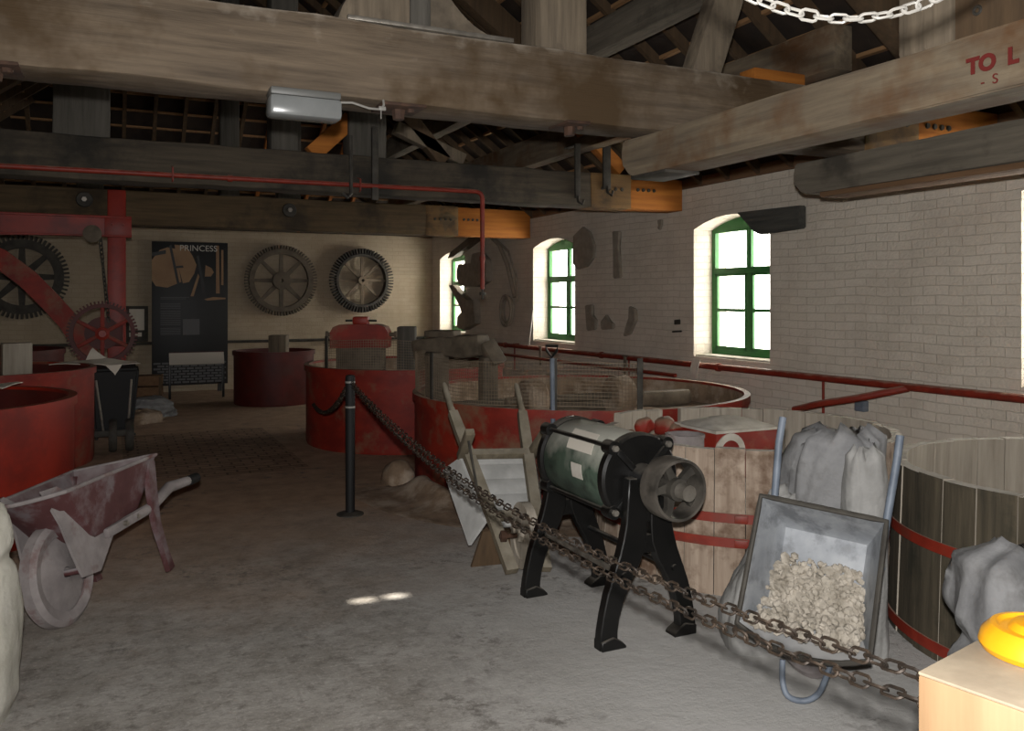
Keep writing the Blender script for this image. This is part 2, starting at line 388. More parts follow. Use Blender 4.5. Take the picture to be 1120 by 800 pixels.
M_['blackboard_wood'] = wood('charred_plank', '3a3a38', '56554f', 'Y', bump=.5)
# ------------------------------------------------------------------ room shell
XW, XL, YB, YF = 5.8, -3.0, 15.8, -2.0
WT = 2.82
SLOPE = .75
b = MB(); b.bx(-3.4, 6.25, -2.4, 16.25, -.2, 0); struct(b.build('floor', M_['floor']))
openings = [(2.65, 3.85), (6.36, 7.54), (10.16, 11.42), (14.1, 15.38)]
SILL, SPR, CRN = .98, 2.36, 2.475
b = MB(); y = -2.4
def arch_z(t): return SPR+(CRN-SPR)*(1-(2*t-1)**2)
for (y0, y1) in openings:
    b.bx(5.8, 6.25, y, y0, 0, WT); b.bx(5.8, 6.25, y0, y1, 0, SILL)
    pts = [V(5.8, y0+(y1-y0)*k/16, arch_z(k/16)) for k in range(17)]+[V(5.8, y1, WT), V(5.8, y0, WT)]
    b.prism(pts, (.45, 0, 0)); y = y1
b.bx(5.8, 6.25, y, 16.25, 0, WT)
struct(b.build('wall_right', M_['wall'], flat=True))
b = MB(); b.bx(-3.4, 5.8, 15.8, 16.25, 0, WT); struct(b.build('wall_back', M_['wall_back'], flat=True))
b = MB(); b.bx(-3.4, -3.0, -2.4, 15.8, 0, WT); struct(b.build('wall_left', M_['wall_back'], flat=True))
b = MB(); b.bx(-3.0, 5.8, -2.4, -2.0, 0, WT); struct(b.build('wall_front', M_['wall'], flat=True))
b = MB(); b.bx(5.78, 6.05, -2.0, 15.8, WT, WT+.11, .01); b.rough(.006, 3, 20); struct(b.build('trim_1', M_['beamYb']))
b = MB(); b.bx(-3.0, 5.78, 15.78, 16.0, WT, WT+.11, .01); struct(b.build('trim_2', M_['beamXd']))

def roof_z(d): return 2.95+SLOPE*d
E = .45; RX = 1.4; HY = 4.4
def slab(o): return o
b = MB(); b.prism([V(6.25, -2.45, roof_z(-E)), V(6.25, 16.25, roof_z(-E)), V(RX, 15.8-HY, roof_z(HY)), V(RX, -2+HY, roof_z(HY))], (0, 0, .05))
ceil_r = struct(b.build('ceiling_right', M_['tile'], flat=True))
b = MB(); b.prism([V(6.25, 16.25, roof_z(-E)), V(-3.45, 16.25, roof_z(-E)), V(RX, 15.8-HY, roof_z(HY))], (0, 0, .05))
ceil_b = struct(b.build('ceiling_back', M_['tile'], flat=True))
b = MB(); b.prism([V(6.25, -2.45, roof_z(-E)), V(RX, -2+HY, roof_z(HY)), V(-3.45, -2.45, roof_z(-E))], (0, 0, .05))
struct(b.build('ceiling_front', M_['tile'], flat=True))
# two gaps added in the unseen left slope, shaped to cast the floor's sun patches
def up_to_roof(fx, fy):
    t = (2.95+SLOPE*(fx+3))/(SUN_DIR.z-SLOPE*SUN_DIR.x); return fx+SUN_DIR.x*t, fy+SUN_DIR.y*t
def L(x, y): return V(x, y, roof_z(x+3))
f1, f2 = at_d(396, 655.5, 1.6*930/(655.5-327.5)), at_d(434, 654, 1.6*930/(654-327.5))
xs = [-3.45]
for f, w in ((f1, .055), (f2, .05)): xs += [up_to_roof(f.x-w, f.y)[0], up_to_roof(f.x+w, f.y)[0]]
xs.append(RX)
yc = up_to_roof((f1.x+f2.x)/2, (f1.y+f2.y)/2)[1]
ys = [-2+HY, yc-.03, yc+.03, 15.8-HY]
b = MB()
for i in range(len(xs)-1):
    for j in range(3):
        if j == 1 and i in (1, 3): continue
        b.quad(L(xs[i], ys[j]), L(xs[i+1], ys[j]), L(xs[i+1], ys[j+1]), L(xs[i], ys[j+1]))
for (a, c, d) in ((L(-3.45, -2.45), L(-3.45, ys[0]), L(RX, ys[0])), (L(-3.45, ys[3]), L(-3.45, 16.25), L(RX, ys[3]))):
    b.face([b.bm.verts.new(q) for q in (a, c, d)])
ceil_l = struct(b.build('ceiling_left', M_['tile'], flat=True))
y = -1.6
while y < 15.7:
    xt = RX+max(0, y-(15.8-HY), (-2+HY)-y)
    if 5.6-xt > .4:
        b = MB(); b.bar((5.95, y, roof_z(-.15)-.075), (xt+.03, y, roof_z(5.8-xt-.03)-.075), .055, .09); b.build('rafter', M_['rafter'], ceil_r)
        if not 4.3 < y < 5.4:
            b = MB(); b.bar((-3.15, y, roof_z(-.15)-.075), (2*RX-xt-.03, y, roof_z(5.8-xt-.03)-.075), .055, .09); b.build('rafter', M_['rafter'], ceil_l)
    y += .45
x = -2.7; i = 0
while x < 5.6:
    yt = 15.8-HY+abs(x-RX)
    if 15.7-yt > .4:
        b = MB(); b.bar((x, 15.95, roof_z(-.15)-.075), (x, yt+.03, roof_z(15.8-yt-.03)-.075), .055, .09, up=V(0, 0, 1))
        b.build('rafter', M_['newY'] if 2.0 < x < 4.4 else M_['rafter'], ceil_b)
    x += .42; i += 1
b = MB(); d = .15
while d < 4.3:
    z = roof_z(d)-.018
    b.bar((5.8-d, -2+d+.05, z), (5.8-d, 15.8-d-.05, z), .05, .03)
    d += .26
b.build('battens', M_['batten'], ceil_r)
b = MB(); d = .15
while d < 4.3:
    z = roof_z(d)-.018
    b.bar((-3+d+.05, 15.8-d, z), (5.8-d-.05, 15.8-d, z), .05, .03)
    d += .26
b.build('battens', M_['batten'], ceil_b)
b = MB(); d = .15
while d < 4.3:
    z = roof_z(d)-.018; y1 = 15.8-d-.05
    if y1 > 6.5: b.bar((-3+d, 6.4, z), (-3+d, y1, z), .05, .03)
    d += .26
b.build('battens', M_['batten'], ceil_l)

# ------------------------------------------------------------------ windows
def window(n, y0, y1):
    x0, x1 = 6.05, 6.10; fw = .055
    top = lambda y: arch_z((y-y0)/(y1-y0))
    b = MB()
    b.bx(x0, x1, y0, y0+fw, SILL, top(y0+fw)); b.bx(x0, x1, y1-fw, y1, SILL, top(y1-fw)); b.bx(x0, x1, y0+fw, y1-fw, SILL, SILL+.07)
    up = [V(x0, y0+(y1-y0)*k/16, arch_z(k/16)) for k in range(17)]
    lo = [V(x0, y1, SPR-.035), V(x0, y0, SPR-.035)]
    b.prism(up+lo, (x1-x0, 0, 0))
    o = struct(b.build('window_%d' % n, M_['green_paint']))
    ym = (y0+y1)/2; zt = SILL+.93
    b = MB(); b.bx(x0+.005, x1-.005, ym-.035, ym+.035, SILL+.05, SPR-.03); b.build('mullion', M_['green_paint'], o)
    b = MB(); b.bx(x0-.01, x1-.005, y0+.03, y1-.03, zt-.03, zt+.03, .006); b.build('transom', M_['green_paint'], o)
    for (a, c) in ((y0+fw, ym-.035), (ym+.035, y1-fw)):
        b = MB()
        b.bx(x0+.004, x0+.034, a, a+.03, SILL+.07, zt-.03); b.bx(x0+.004, x0+.034, c-.03, c, SILL+.07, zt-.03)
        b.bx(x0+.004, x0+.034, a, c, SILL+.07, SILL+.11); b.bx(x0+.004, x0+.034, a, c, zt-.06, zt-.03)
        b.bx(x0+.006, x0+.032, a, c, SILL+.485, SILL+.52)
        b.build('casement', M_['green_paint'], o)
        b = MB(); b.bx(x0+.02, x0+.024, a, c, SILL+.07, SPR-.035); b.build('pane', M_['glass'], o)
    b = MB(); b.bx(5.83, x0, y0, y1, SILL, SILL+.02, .004); b.build('sill', M_['dust'], o)
    li = bpy.data.lights.new('daylight_opening', 'AREA'); li.shape = 'RECTANGLE'; li.size = y1-y0; li.size_y = CRN-SILL
    lo_ = bpy.data.objects.new('daylight_opening', li); COL.objects.link(lo_); li.cycles.is_portal = True
    lo_.location = (6.24, ym, (CRN+SILL)/2); lo_.rotation_euler = (0, PI/2, PI); 
    lo_.rotation_euler = V(1, 0, 0).to_track_quat('Z', 'Y').to_euler()
    lo_.scale = (1, 1, 1); li.size, li.size_y = 2.0, 2.0
for n, (y0, y1) in enumerate(openings): window(n+1, y0, y1)

# ------------------------------------------------------------------ roof trusses
def bolts(parent, pts, d=(0, -1, 0)):
    for p in pts:
        p = Vector(p); b = MB(); b.cyl(p, p+Vector(d)*.014, .021, .018, 8); b.build('bolt', M_['iron'], parent)
def truss(yc, mat, label, posts, ends, struts, z0=2.56, z1=2.94, pr_new=False, plates=()):
    t = thing('roof_truss', label, 'roof truss', (1.4, yc, z0), 'roof trusses')
    xj = ends
    b = MB(); b.bx(-2.98, xj, yc-.15, yc+.15, z0, z1, .018); b.rough(.012, 2.2, 40, yc); b.rough(.005, 9, 0, yc); b.build('tie_beam', mat, t)
    b = MB(); b.bx(xj-.5, xj-.002, yc-.156, yc+.156, z0-.004, z1+.004, .006); b.rough(.003, 6, 6); b.build('faded_splice', M_['new_faded'], t)
    b = MB(); b.bx(xj, 5.77, yc-.145, yc+.145, z0+.005, z1-.01, .006)
    e = b.build('repaired_end', M_['new'], t)
    bolts(e, [(xj+.09+.07*k, yc-.143, (z0+z1)/2+.03) for k in range(4)])
    bb = MB()
    bolts(t, [(xj-.12-.08*k, yc-.155, (z0+z1)/2+.02) for k in range(4)])
    for (x, w, nm) in posts:
        zt = roof_z(4.4-abs(x-RX))-.25
        b = MB(); b.bx(x-w/2, x+w/2, yc-.12, yc+.12, z1-.01, zt, .012); b.rough(.006, 3, 6, x); b.build(nm, M_['postZ'] if mat is M_['beamX'] else M_['postZd'], t)
    for (xa, za, xb, zb, w, m) in struts:
        b = MB(); b.bar((xa, yc, za), (xb, yc, zb), .13, w, None, .008); b.build('strut', M_[m], t)
    for sgn in (1, -1):
        xa = RX+sgn*4.25; b = MB(); b.bar((xa, yc, z1+.04), (RX+sgn*.1, yc, roof_z(4.3)-.3), .16, .24, None, .01)
        b.build('principal_rafter', M_['newY'] if (pr_new and sgn > 0) else M_['rafter'], t)
    for (x, w) in plates:
        b = MB(); b.bx(x-w/2, x+w/2, yc-.17, yc+.05, z0-.012, z0+.004, .003); b.cyl(V(x, yc-.06, z0-.06), V(x, yc-.06, z0), .03, .035, 8); b.cyl(V(x+.05, yc-.1, z0-.03), V(x+.05, yc-.1, z0), .02, .02, 8)
        b.rough(.006, 20); b.build('rusty_bolt_plate', M_['rust'], t)
    return t
T1 = truss(4.15, M_['beamX'], 'big pale weathered roof truss nearest the camera, with the strip lamp under its tie beam', [(2.235, .29, 'queen_post'), (-.18, .3, 'queen_post')], 4.95,
      [(3.22, 2.9, 3.72, 4.25, .2, 'postZ')], 2.56, 2.94, plates=((-.42, .2), (1.32, .22), (2.3, .14)))
T2 = truss(7.85, M_['beamXd'], 'dark roof truss second from the camera, carrying the long red pipe', [(2.2, .36, 'queen_post'), (-.18, .42, 'queen_post'), (1.44, .24, 'king_post')], 5.09,
      [(2.5, 3.25, 3.2, 2.98, .12, 'postZ'), (2.4, 3.6, 3.0, 2.95, .14, 'rafter'), (1.70, 2.93, 2.06, 3.28, .16, 'new'), (5.05, 3.0, 4.2, 3.72, .14, 'new')], 2.575, 2.93)
T3 = truss(11.6, M_['beamXb'], 'brown roof truss furthest from the camera, in front of the gear wheels wall', [(2.2, .3, 'queen_post'), (-.18, .3, 'queen_post'), (1.44, .24, 'king_post')], 4.6,
      [(2.6, 3.4, 3.4, 2.95, .12, 'rafter')], 2.52, 2.94)
# round washers bolted on the third and second beams
for x, t, yy, zz in ((2.19, T3, 11.45, 2.78), (-.24, T3, 11.45, 2.80)):
    b = MB(); b.cyl(V(x, yy+.01, zz), V(x, yy-.03, zz), .1, .085, 20); w = b.build('washer', M_['iron'], t)
    b = MB(); b.cyl(V(x, yy-.03, zz), V(x, yy-.07, zz), .03, .03, 6); b.build('nut', M_['steel'], w)
# king post of the nearest truss: bolster block, post foot and hollowed bracket on an iron plate
b = MB(); z = 2.945
pts = [V(1.0, 4.02, z), V(1.02, 4.02, z+.06), V(1.06, 4.02, z+.13), V(1.13, 4.02, z+.21), V(1.24, 4.02, z+.28), V(1.36, 4.03, z+.5), V(1.36, 4.03, z)]
b.prism(pts, (0, .24, 0)); b.rough(.004, 8); b.build('bolster', M_['postZ'], T1)
b = MB(); b.bx(1.36, 1.47, 4.02, 4.28, z, 5.8, .01); b.build('king_post', M_['postZd'], T1)
b = MB(); c = [(1.47, .02)]+[(1.47+.42*s, .02+.34*(1-s)**2.2) for s in [k/12 for k in range(13)]]
pts = [V(1.47, 4.05, z+.0)]+[V(x, 4.05, z+h) for x, h in c[1:]]+[V(1.9, 4.05, z)]
b.prism(pts, (0, .2, 0)); b.build('hollow_bracket', M_['iron_brown'], T1)
b = MB(); b.bx(1.04, 1.92, 4.0, 4.3, z-.004, z+.018, .003); b.build('base_plate', M_['steel'], T1)

# lengthwise timbers slung under the nearest truss
def long_beam(x, w, y1, mat, label, z0=2.335, z1=2.562, y0=-1.98):
    b = MB(); n = 8; pts = []
    prof = [(y0, z0), (y1-.09, z0)]+[(y1-.09+.11*math.sin(a), z0+.15-.15*math.cos(a)) for a in [PI/2*k/n for k in range(1, n+1)]]+[(y1+.02, z1), (y0, z1)]
    b.prism([V(x-w/2, yy, zz) for yy, zz in prof], (w, 0, 0))
    bmesh.ops.bevel(b.bm, geom=b.bm.edges[:], offset=.012, segments=2, affect='EDGES')
    b.rough(.008, 2.5, 24, x)
    return tag(b.build('lengthwise_beam', mat), label, 'beam', 'lengthwise beams under the near truss')
LB = long_beam(2.95, .24, 4.36, M_['beamY'], 'pale lengthwise beam with red painted letters, slung under the near truss')
LB2 = long_beam(4.5, .2, 4.56, M_['beamYd'], 'dark grey lengthwise beam with rounded end, just in front of the whitewashed wall')
b = MB(); b.bx(4.41, 4.62, -1.9, 4.35, 2.30, 2.335, .005); b.build('bottom_board', M_['beamYb'], LB2)
b = MB(); b.bx(2.84, 3.08, 3.95, 4.3, 2.318, 2.338, .004); b.build('iron_plate', M_['iron'], LB)
rot = Matrix(((0, 0, -1), (-1, 0, 0), (0, 1, 0))).to_quaternion()
p = at_x(1058, 82, 2.822); text_part('TO  L', 'lettering', .078, (2.8195, p.y, p.z), rot, M_['red_letter'], LB, .0015, bold=.004)
p = at_x(1073, 95, 2.822); text_part('-  S', 'lettering', .05, (2.8195, p.y, p.z), rot, M_['red_letter'], LB, .0015)
# post and wedge brace standing on the lettered beam
t = thing('beam_post', 'squat brown post with a wedge brace standing on the lettered beam', 'post', (2.95, 2.25, 2.56))
b = MB(); b.bx(2.85, 3.06, 2.16, 2.40, 2.56, 4.85, .012); b.rough(.006, 4, 6); b.build('post', M_['postZ'], t)
b = MB(); b.prism([V(2.87, 2.16, 2.562), V(2.87, 2.16, 2.735), V(2.87, 2.05, 2.725), V(2.87, 1.7, 2.575), V(2.87, 1.66, 2.562)], (.17, 0, 0)); br = b.build('wedge_brace', M_['rafter'], t)
b = MB(); q = V(2.868, 2.07, 2.655); b.tube([q+V(0, .014*math.cos(a), .014*math.sin(a)) for a in [2*PI*k/14 for k in range(14)]], .006, 6, True); b.build('iron_ring', M_['iron'], br)
# purlins on the right slope
def purlin(x, y0, y1, zc, w, h, m, label):
    b = MB(); b.bx(x-w/2, x+w/2, y0, y1, zc-h/2, zc+h/2, .01); b.rough(.006, 2, 24, x)
    return tag(b.build('purlin', M_[m]), label, 'purlin', 'purlins under the right roof slope')
purlin(4.64, 4.36, 14.7, 3.36, .18, .32, 'beamY', 'grey lower purlin ending above the lettered beam, crossed by the white chain\'s shadow')
purlin(3.75, 4.4, 12.6, 3.78, .16, .26, 'beamYd', 'dark upper purlin behind the queen post and strut')
b = MB(); b.bx(4.08, 4.545, 4.62, 4.78, 3.10, 3.22, .006); tag(b.build('packing_timber', M_['new']), 'short orange new timber block tucked beside the grey purlin', 'timber')
b = MB(); b.bx(4.9, 5.5, 4.4, 4.62, 2.91, 3.0, .006); tag(b.build('packing_timber', M_['new']), 'small orange offcut lying on the wall top right of the grey purlin', 'timber')
# cross timber (overhead, out of the frame) that carries the white chain
A_, B_ = V(3.0, .512, 2.66), V(-2.95, 3.36, 2.66)
b = MB(); b.bar(A_, B_, .14, .15, None, .01); tag(b.build('cross_timber', M_['rafter']), 'slanting overhead timber carrying the ends of the white chain', 'timber')
# ------------------------------------------------------------------ chains
def link_mesh(b, c, d, nrm, ln, wd, r, n=12, s=5):
    d = d.normalized(); x = nrm-d*nrm.dot(d); x.normalize(); pts = []
    h = ln/2-wd/2
    for k in range(n):
        a = 2*PI*(k+.5)/n; ca, sa = math.cos(a), math.sin(a)
        pts.append(c+d*((h if ca > 0 else -h)+wd/2*ca)+x*(wd/2*sa))
    b.tube(pts, r, s, True)
def chain(b, pts, pitch, wd, r, seed=0):
    rr = random.Random(seed); P = [Vector(p) for p in pts]; seg = [(P[i+1]-P[i]).length for i in range(len(P)-1)]; tot = sum(seg); n = int(tot/pitch)
    def at(s):
        i = 0
        while i < len(seg)-1 and s > seg[i]: s -= seg[i]; i += 1
        return P[i].lerp(P[i+1], min(1, s/seg[i]))
    for k in range(n):
        s = tot*(k+.5)/n; c = at(s); d = at(min(tot, s+pitch*.5))-at(max(0, s-pitch*.5))
        up = V(0, 0, 1) if abs(d.normalized().z) < .9 else V(1, 0, 0)
        side = d.cross(up).normalized(); up2 = side.cross(d).normalized(); a = (PI/4 if k % 2 else -PI/4)+rr.uniform(-.35, .35)
        link_mesh(b, c, d, side*math.cos(a)+up2*math.sin(a), pitch+2*r*1.25, wd, r)
def sagline(p0, p1, sag, n=40, skew=0.0):
    p0, p1 = Vector(p0), Vector(p1); o = []
    for k in range(n+1):
        s = k/n; q = p0.lerp(p1, s); w = 4*s*(1-s)*(1+skew*(2*s-1)); q.z -= sag*w; o.append(q)
    return o

# ------------------------------------------------------------------ tubs and pans
def round_tub(name, label, cat, c, r, h, mat, fill_z, group, fillmat='clay', th=.03, inmat='red_dark', rim=True):
    t = thing(name, label, cat, (c[0], c[1], 0), group)
    b = MB(); C = V(c[0], c[1], 0)
    b.lathe([(r-.01, .0), (r, .03), (r, h)], C, 72)
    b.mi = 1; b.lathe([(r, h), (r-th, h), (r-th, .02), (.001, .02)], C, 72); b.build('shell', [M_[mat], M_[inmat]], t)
    if rim:
        b = MB(); b.lathe([(r-th-.004, h-.012), (r-th-.004, h+.012), (r+.02, h+.012), (r+.02, h-.05), (r-.002, h-.05)], C, 72); b.build('rim', M_[mat], t)
    if fill_z:
        b = MB(); n = 40
        rows = [[C+V(rr*math.cos(a), rr*math.sin(a), fill_z+.05*noise.noise(V(rr*math.cos(a)*3, rr*math.sin(a)*3, c[0]))) for a in [2*PI*k/n for k in range(n)]] for rr in (.02, r*.3, r*.6, r*.85, r-th-.002)]
        vs = [[b.bm.verts.new(p) for p in row] for row in rows]
        for i in range(4):
            for k in range(n): b.face([vs[i][k], vs[i][(k+1) % n], vs[i+1][(k+1) % n], vs[i+1][k]])
        b.face(vs[0]); b.build('clay_fill', M_[fillmat], t)
    return t
PAN = 'round red painted pans'
round_tub('mixing_pan', 'large plain red pan at the left edge behind the maroon wheelbarrow', 'pan', (-1.21, 6.95), 1.0, .9, 'red', .72, PAN)
round_tub('mixing_pan', 'red pan with scuffed end behind the left edge pan, beside the black sack truck', 'pan', (-1.06, 9.55), .95, .92, 'red_dusty', .70, PAN)
round_tub('mixing_pan', 'dark red pan below the red crane gear, behind the black sack truck', 'pan', (-1.35, 12.6), .85, .95, 'red_dark', .6, PAN)
panD = round_tub('mixing_pan', 'dark red pan against the back wall, right of the information board', 'pan', (2.35, 13.5), .6, .8, 'red_dark', .62, PAN)
panE = round_tub('mixing_pan', 'red pan with wire guard behind the black bollard', 'pan', (3.12, 9.4), 1.12, .86, 'red_dusty', .5, PAN, inmat='clay')
panF = round_tub('mixing_pan', 'widest red pan ringed by wire mesh behind the wooden barrow', 'pan', (3.92, 6.79), 1.5, .76, 'red_dusty', .55, PAN, inmat='clay')

def guard(name, label, c, r, z0, z1, a0, a1, stakes, group, step=.026):
    t = thing(name, label, 'guard', (c[0], c[1], z0), group); C = V(c[0], c[1], 0)
    b = MB(); n = int(abs(a1-a0)*r/step)
    ring = lambda a, rr, z: C+V(rr*math.cos(a), rr*math.sin(a), z)
    for k in range(n+1):
        a = a0+(a1-a0)*k/n; w = .012*math.sin(a*7)
        b.tube([ring(a, r+w, z0+.01*math.sin(a*5)), ring(a, r+w*1.5, z1+.012*math.sin(a*5))], .002, 3, caps=False)
    m = int((z1-z0)/step); q = max(12, n//3)
    for j in range(m+1):
        z = z0+(z1-z0)*j/m
        b.tube([ring(a0+(a1-a0)*k/q, r+.012*math.sin((a0+(a1-a0)*k/q)*7), z+.011*math.sin((a0+(a1-a0)*k/q)*5)) for k in range(q+1)], .002 if j not in (0, m) else .003, 3, caps=False)
    b.build('wire_mesh', M_['wire'], t)
    for a in stakes:
        b = MB(); p = ring(a, r+.018, 0); d = V(math.cos(a), math.sin(a), 0)
        M = Matrix((d, V(-d.y, d.x, 0), V(0, 0, 1))).transposed()
        b.box(p+V(0, 0, (z0+z1)/2+.01), (.012, .045, z1-z0+.06), M, .002); b.build('stake', M_['iron'], t)
    return t
def ang(c, u, r):     # angle on the camera side of a circle seen in column u
    d = ray(u, 327.5); d = V(d.x, d.y, 0).normalized(); o = V(-c[0], -c[1], 0); B_ = o.dot(d); disc = B_*B_-(o.dot(o)-r*r)
    q = d*(-B_-math.sqrt(max(0, disc))); return math.atan2(q.y-c[1], q.x-c[0])
cF = (3.92, 6.79)
aL, aR = ang(cF, 458, 1.49)-.5, ang(cF, 703, 1.49)
def norm(a): return a % (2*PI)
aL, aR = norm(aL), norm(aR)
guard('mesh_guard', 'wire mesh guard fixed round the widest red pan, with dark stakes', cF, 1.482, .79, 1.12, aL, aR, [norm(ang(cF, u, 1.5)) for u in (472, 606, 700)], 'wire mesh guards')
cE = (3.12, 9.4)
guard('mesh_guard', 'wire mesh guard standing on the pan behind the black bollard', cE, 1.09, .875, 1.17, norm(ang(cE, 352, 1.1)), norm(ang(cE, 462, 1.1))+.5, [norm(ang(cE, 356, 1.12)), norm(ang(cE, 458, 1.12))], 'wire mesh guards')

# staved wooden tubs
def stave_tub(label, c, r, h, outmat, inmat, hoops, n=34, fill=None, uneven=None, seed=1, gap=None, th=.055, hw=.05, rimw=0):
    rr = random.Random(seed); t = thing('wooden_tub', label, 'tub', (c[0], c[1], 0), 'wooden staved tubs'); C = V(c[0], c[1], 0)
    b = MB(); bl = MB(); per = 5
    for k in range(n):
        a0, a1 = 2*PI*k/n, 2*PI*(k+1)/n; am = (a0+a1)/2; hh = h+rr.uniform(-.004, .004)
        if uneven: hh = uneven(am, h, rr)
        if hh is None: continue
        g = .0022/r; w = rr.uniform(-.004, .004)
        for j in range(per):
            s0 = a0+g+(a1-a0-2*g)*j/per; s1 = a0+g+(a1-a0-2*g)*(j+1)/per
            po = lambda a, q, z: C+V(q*math.cos(a), q*math.sin(a), z)
            taper = .03
            R0, R1 = r+w+taper, r+w
            b.mi = 0
            b.quad(po(s0, R0, 0), po(s1, R0, 0), po(s1, R1, hh), po(s0, R1, hh))
            b.mi = 2
            b.quad(po(s0, R1, hh), po(s1, R1, hh), po(s1, R1-th, hh), po(s0, R1-th, hh))
            b.mi = 1
            b.quad(po(s1, R0-th, .03), po(s0, R0-th, .03), po(s0, R1-th, hh), po(s1, R1-th, hh))
            if j == 0: b.quad(po(s0, R0, 0), po(s0, R1, hh), po(s0, R1-th, hh), po(s0, R0-th, 0))
            if j == per-1: b.quad(po(s1, R0, 0), po(s1, R0-th, 0), po(s1, R1-th, hh), po(s1, R1, hh))
    b.bm.faces.ensure_lookup_table()
    bmesh.ops.remove_doubles(b.bm, verts=b.bm.verts[:], dist=.0004)
    b.build('staves', [M_[outmat], M_[inmat], M_['dust']], t, ang=30)
    b = MB(); zf = fill or .08
    b.lathe([(.001, zf+.02), (r*.5, zf+.03*1), (r-th+.02, zf)], C, 40); b.rough(.012, 6); b.build('clay_bed' if fill else 'base', M_['dust'], t)
    for (z, m) in hoops:
        q = r+.006+.03*(1-z/h)
        b = MB(); b.lathe([(q, z-hw/2), (q+.008, z-hw/2), (q+.007, z+hw/2), (q-.001, z+hw/2)], C, 80)
        b.box(C+V(-math.cos(.85)*(q+.012), -math.sin(.85)*(q+.012), z), (.02, .07, .04), Matrix.Rotation(.85, 3, 'Z'), .004)
        b.build('hoop', M_[m], t)
    return t
c1 = (3.7, 4.3)
def une(a, h, rr):
    d = (a-2.35+PI) % (2*PI)-PI       # left-hand back quarter: broken, uneven stave tops
    if abs(d) < .8:
        return h+rr.choice([-.09, -.05, .0, .01, -.02, -.07])
    if abs((a-1.47+PI) % (2*PI)-PI) < .09: return None
    return h+rr.uniform(-.004, .006)
tub1 = stave_tub('pale weathered wooden tub with two red hoops behind the mill', c1, .93, .785, 'stave', 'stave_in', [(.42, 'red_pipe'), (.29, 'red_pipe')], 36, .42, une, 3)
c3_ = (4.25, 2.4)
tub3 = stave_tub('dark wooden tub with pale rim at the right edge', c3_, .925, .80, 'stave_dark', 'stave_in', [(.50, 'red_pipe'), (.06, 'red_pipe')], 34, .3, None, 5, th=.06)
# machinery inside the pale tub
t = thing('stirrer_housing', 'red stirrer housing with dusty cover inside the pale wooden tub', 'machine housing', (3.75, 4.55, .42))
b = MB(); b.bx(3.5, 4.02, 4.32, 4.76, .41, .755, .02); b.build('casing', M_['red_dusty'], t)
b = MB(); b.grid(lambda u, v: V(3.50+.52*u, 4.32+.44*v, .752+.06*(math.sin(PI*u)*math.sin(PI*v))**.5+.01*noise.noise(V(u*5, v*5, 0))), 16, 16); b.bx(3.49, 4.03, 4.31, 4.77, .742, .76); b.build('dusty_cover', M_['dust'], t)
b = MB(); q = V(3.61, 4.325, .62); b.lathe([(.075, -.012), (.12, -.012), (.12, .0), (.075, .0)], q, 24, 'Y'); b.build('relief_ring', M_['dust'], t)
b = MB(); b.lathe([(.12, 0), (.12, .18), (.125, .18), (.125, .2), (.105, .2), (.105, .02), (.001, .02)], V(3.30, 4.38, .55), 24); b.bx(3.21, 3.39, 4.3, 4.47, .42, .552, .01); tag(b.build('steel_bucket', M_['greydust']), 'grey dusty bucket beside the red housing inside the pale tub', 'bucket')
b = MB()
for k in range(12):
    q = V(3.36+R.uniform(-.14, .18), 4.82+R.uniform(-.1, .1), .46+.027*k); b.ball(q, R.uniform(.05, .09), (1.1, .9, .7), 3)
b.rough(.05, 6); b.rough(.02, 17); tag(b.build('rag_heap', M_['red_dusty']), 'dusty red lumpy heap among the broken staves of the pale tub', 'heap')

# things inside and on the red pans
t = thing('pan_cross_frame', 'grey dust-caked casting lying across the widest red pan', 'machine frame', (3.6, 7.0, .84))
c = [at_d(458, 382, 8.3), at_d(470, 377, 8.2), at_d(500, 376, 8.0), at_d(530, 378, 7.85), at_d(541, 386, 7.8), at_d(545, 400, 7.8)]
b = MB(); b.bar(c[0], c[3], .2, .2, None, .03); b.bar(c[3]-V(0, 0, -.02), c[5], .16, .15, V(1, 0, 0), .03); b.bar(c[1]+V(0, 0, .1), c[2]+V(0, 0, .1), .12, .06, None, .01); b.rough(.0, 1, 6); b.rough(.03, 6, 0, 2); b.rough(.012, 16, 0, 2); b.build('arm', M_['iron_brown'], t)
for q, wq in ((at_d(478, 385, 8.05), .2), (at_d(534, 390, 7.8), .14)):
    b = MB(); b.bar(q, V(q.x, q.y, .6), wq, .15, V(0, 1, 0), .02); b.rough(.012, 8); b.build('leg', M_['iron_brown'], t)
b = MB(); b.bx(2.6, 5.25, 6.86, 7.0, .56, .70, .02); b.rough(.01, 6, 8); b.build('cross_beam', M_['iron_brown'], t)
for k, xx in enumerate((3.35, 4.25)):
    b = MB(); b.lathe([(.03, -.1), (.15, -.1), (.18, -.07), (.18, .07), (.15, .1), (.03, .1)], V(xx, 6.62, .72), 32, 'X'); b.build('roller', M_['clay'], t)
b = MB(); b.cyl(V(3.1, 6.62, .72), V(4.5, 6.62, .72), .035, None, 12); b.build('roller_shaft', M_['iron_brown'], t)
t = thing('shovel', 'spade with black D handle standing in the widest red pan', 'spade', (3.2, 6.35, .66))
p = at_d(605, 400, 6.35); b = MB(); b.cyl(V(p.x, p.y, .66), at_d(604, 392, 6.35), .019, None, 10); b.build('shaft', M_['bluegrey'], t)
q = at_d(603.5, 391, 6.35); b = MB(); b.tube([q, q+RT*-.035+V(0, 0, .045), q+RT*-.045+V(0, 0, .085), q+RT*.045+V(0, 0, .085), q+RT*.035+V(0, 0, .045)], .011, 8, True); b.build('handle', M_['black'], t)
t = thing('drive_housing', 'red and grey bearing housing with a capped top on the pan behind the bollard', 'machine housing', (2.75, 9.3, .5))
p = at_d(395, 366, 9.25)
prof = []
b = MB(); w = .31
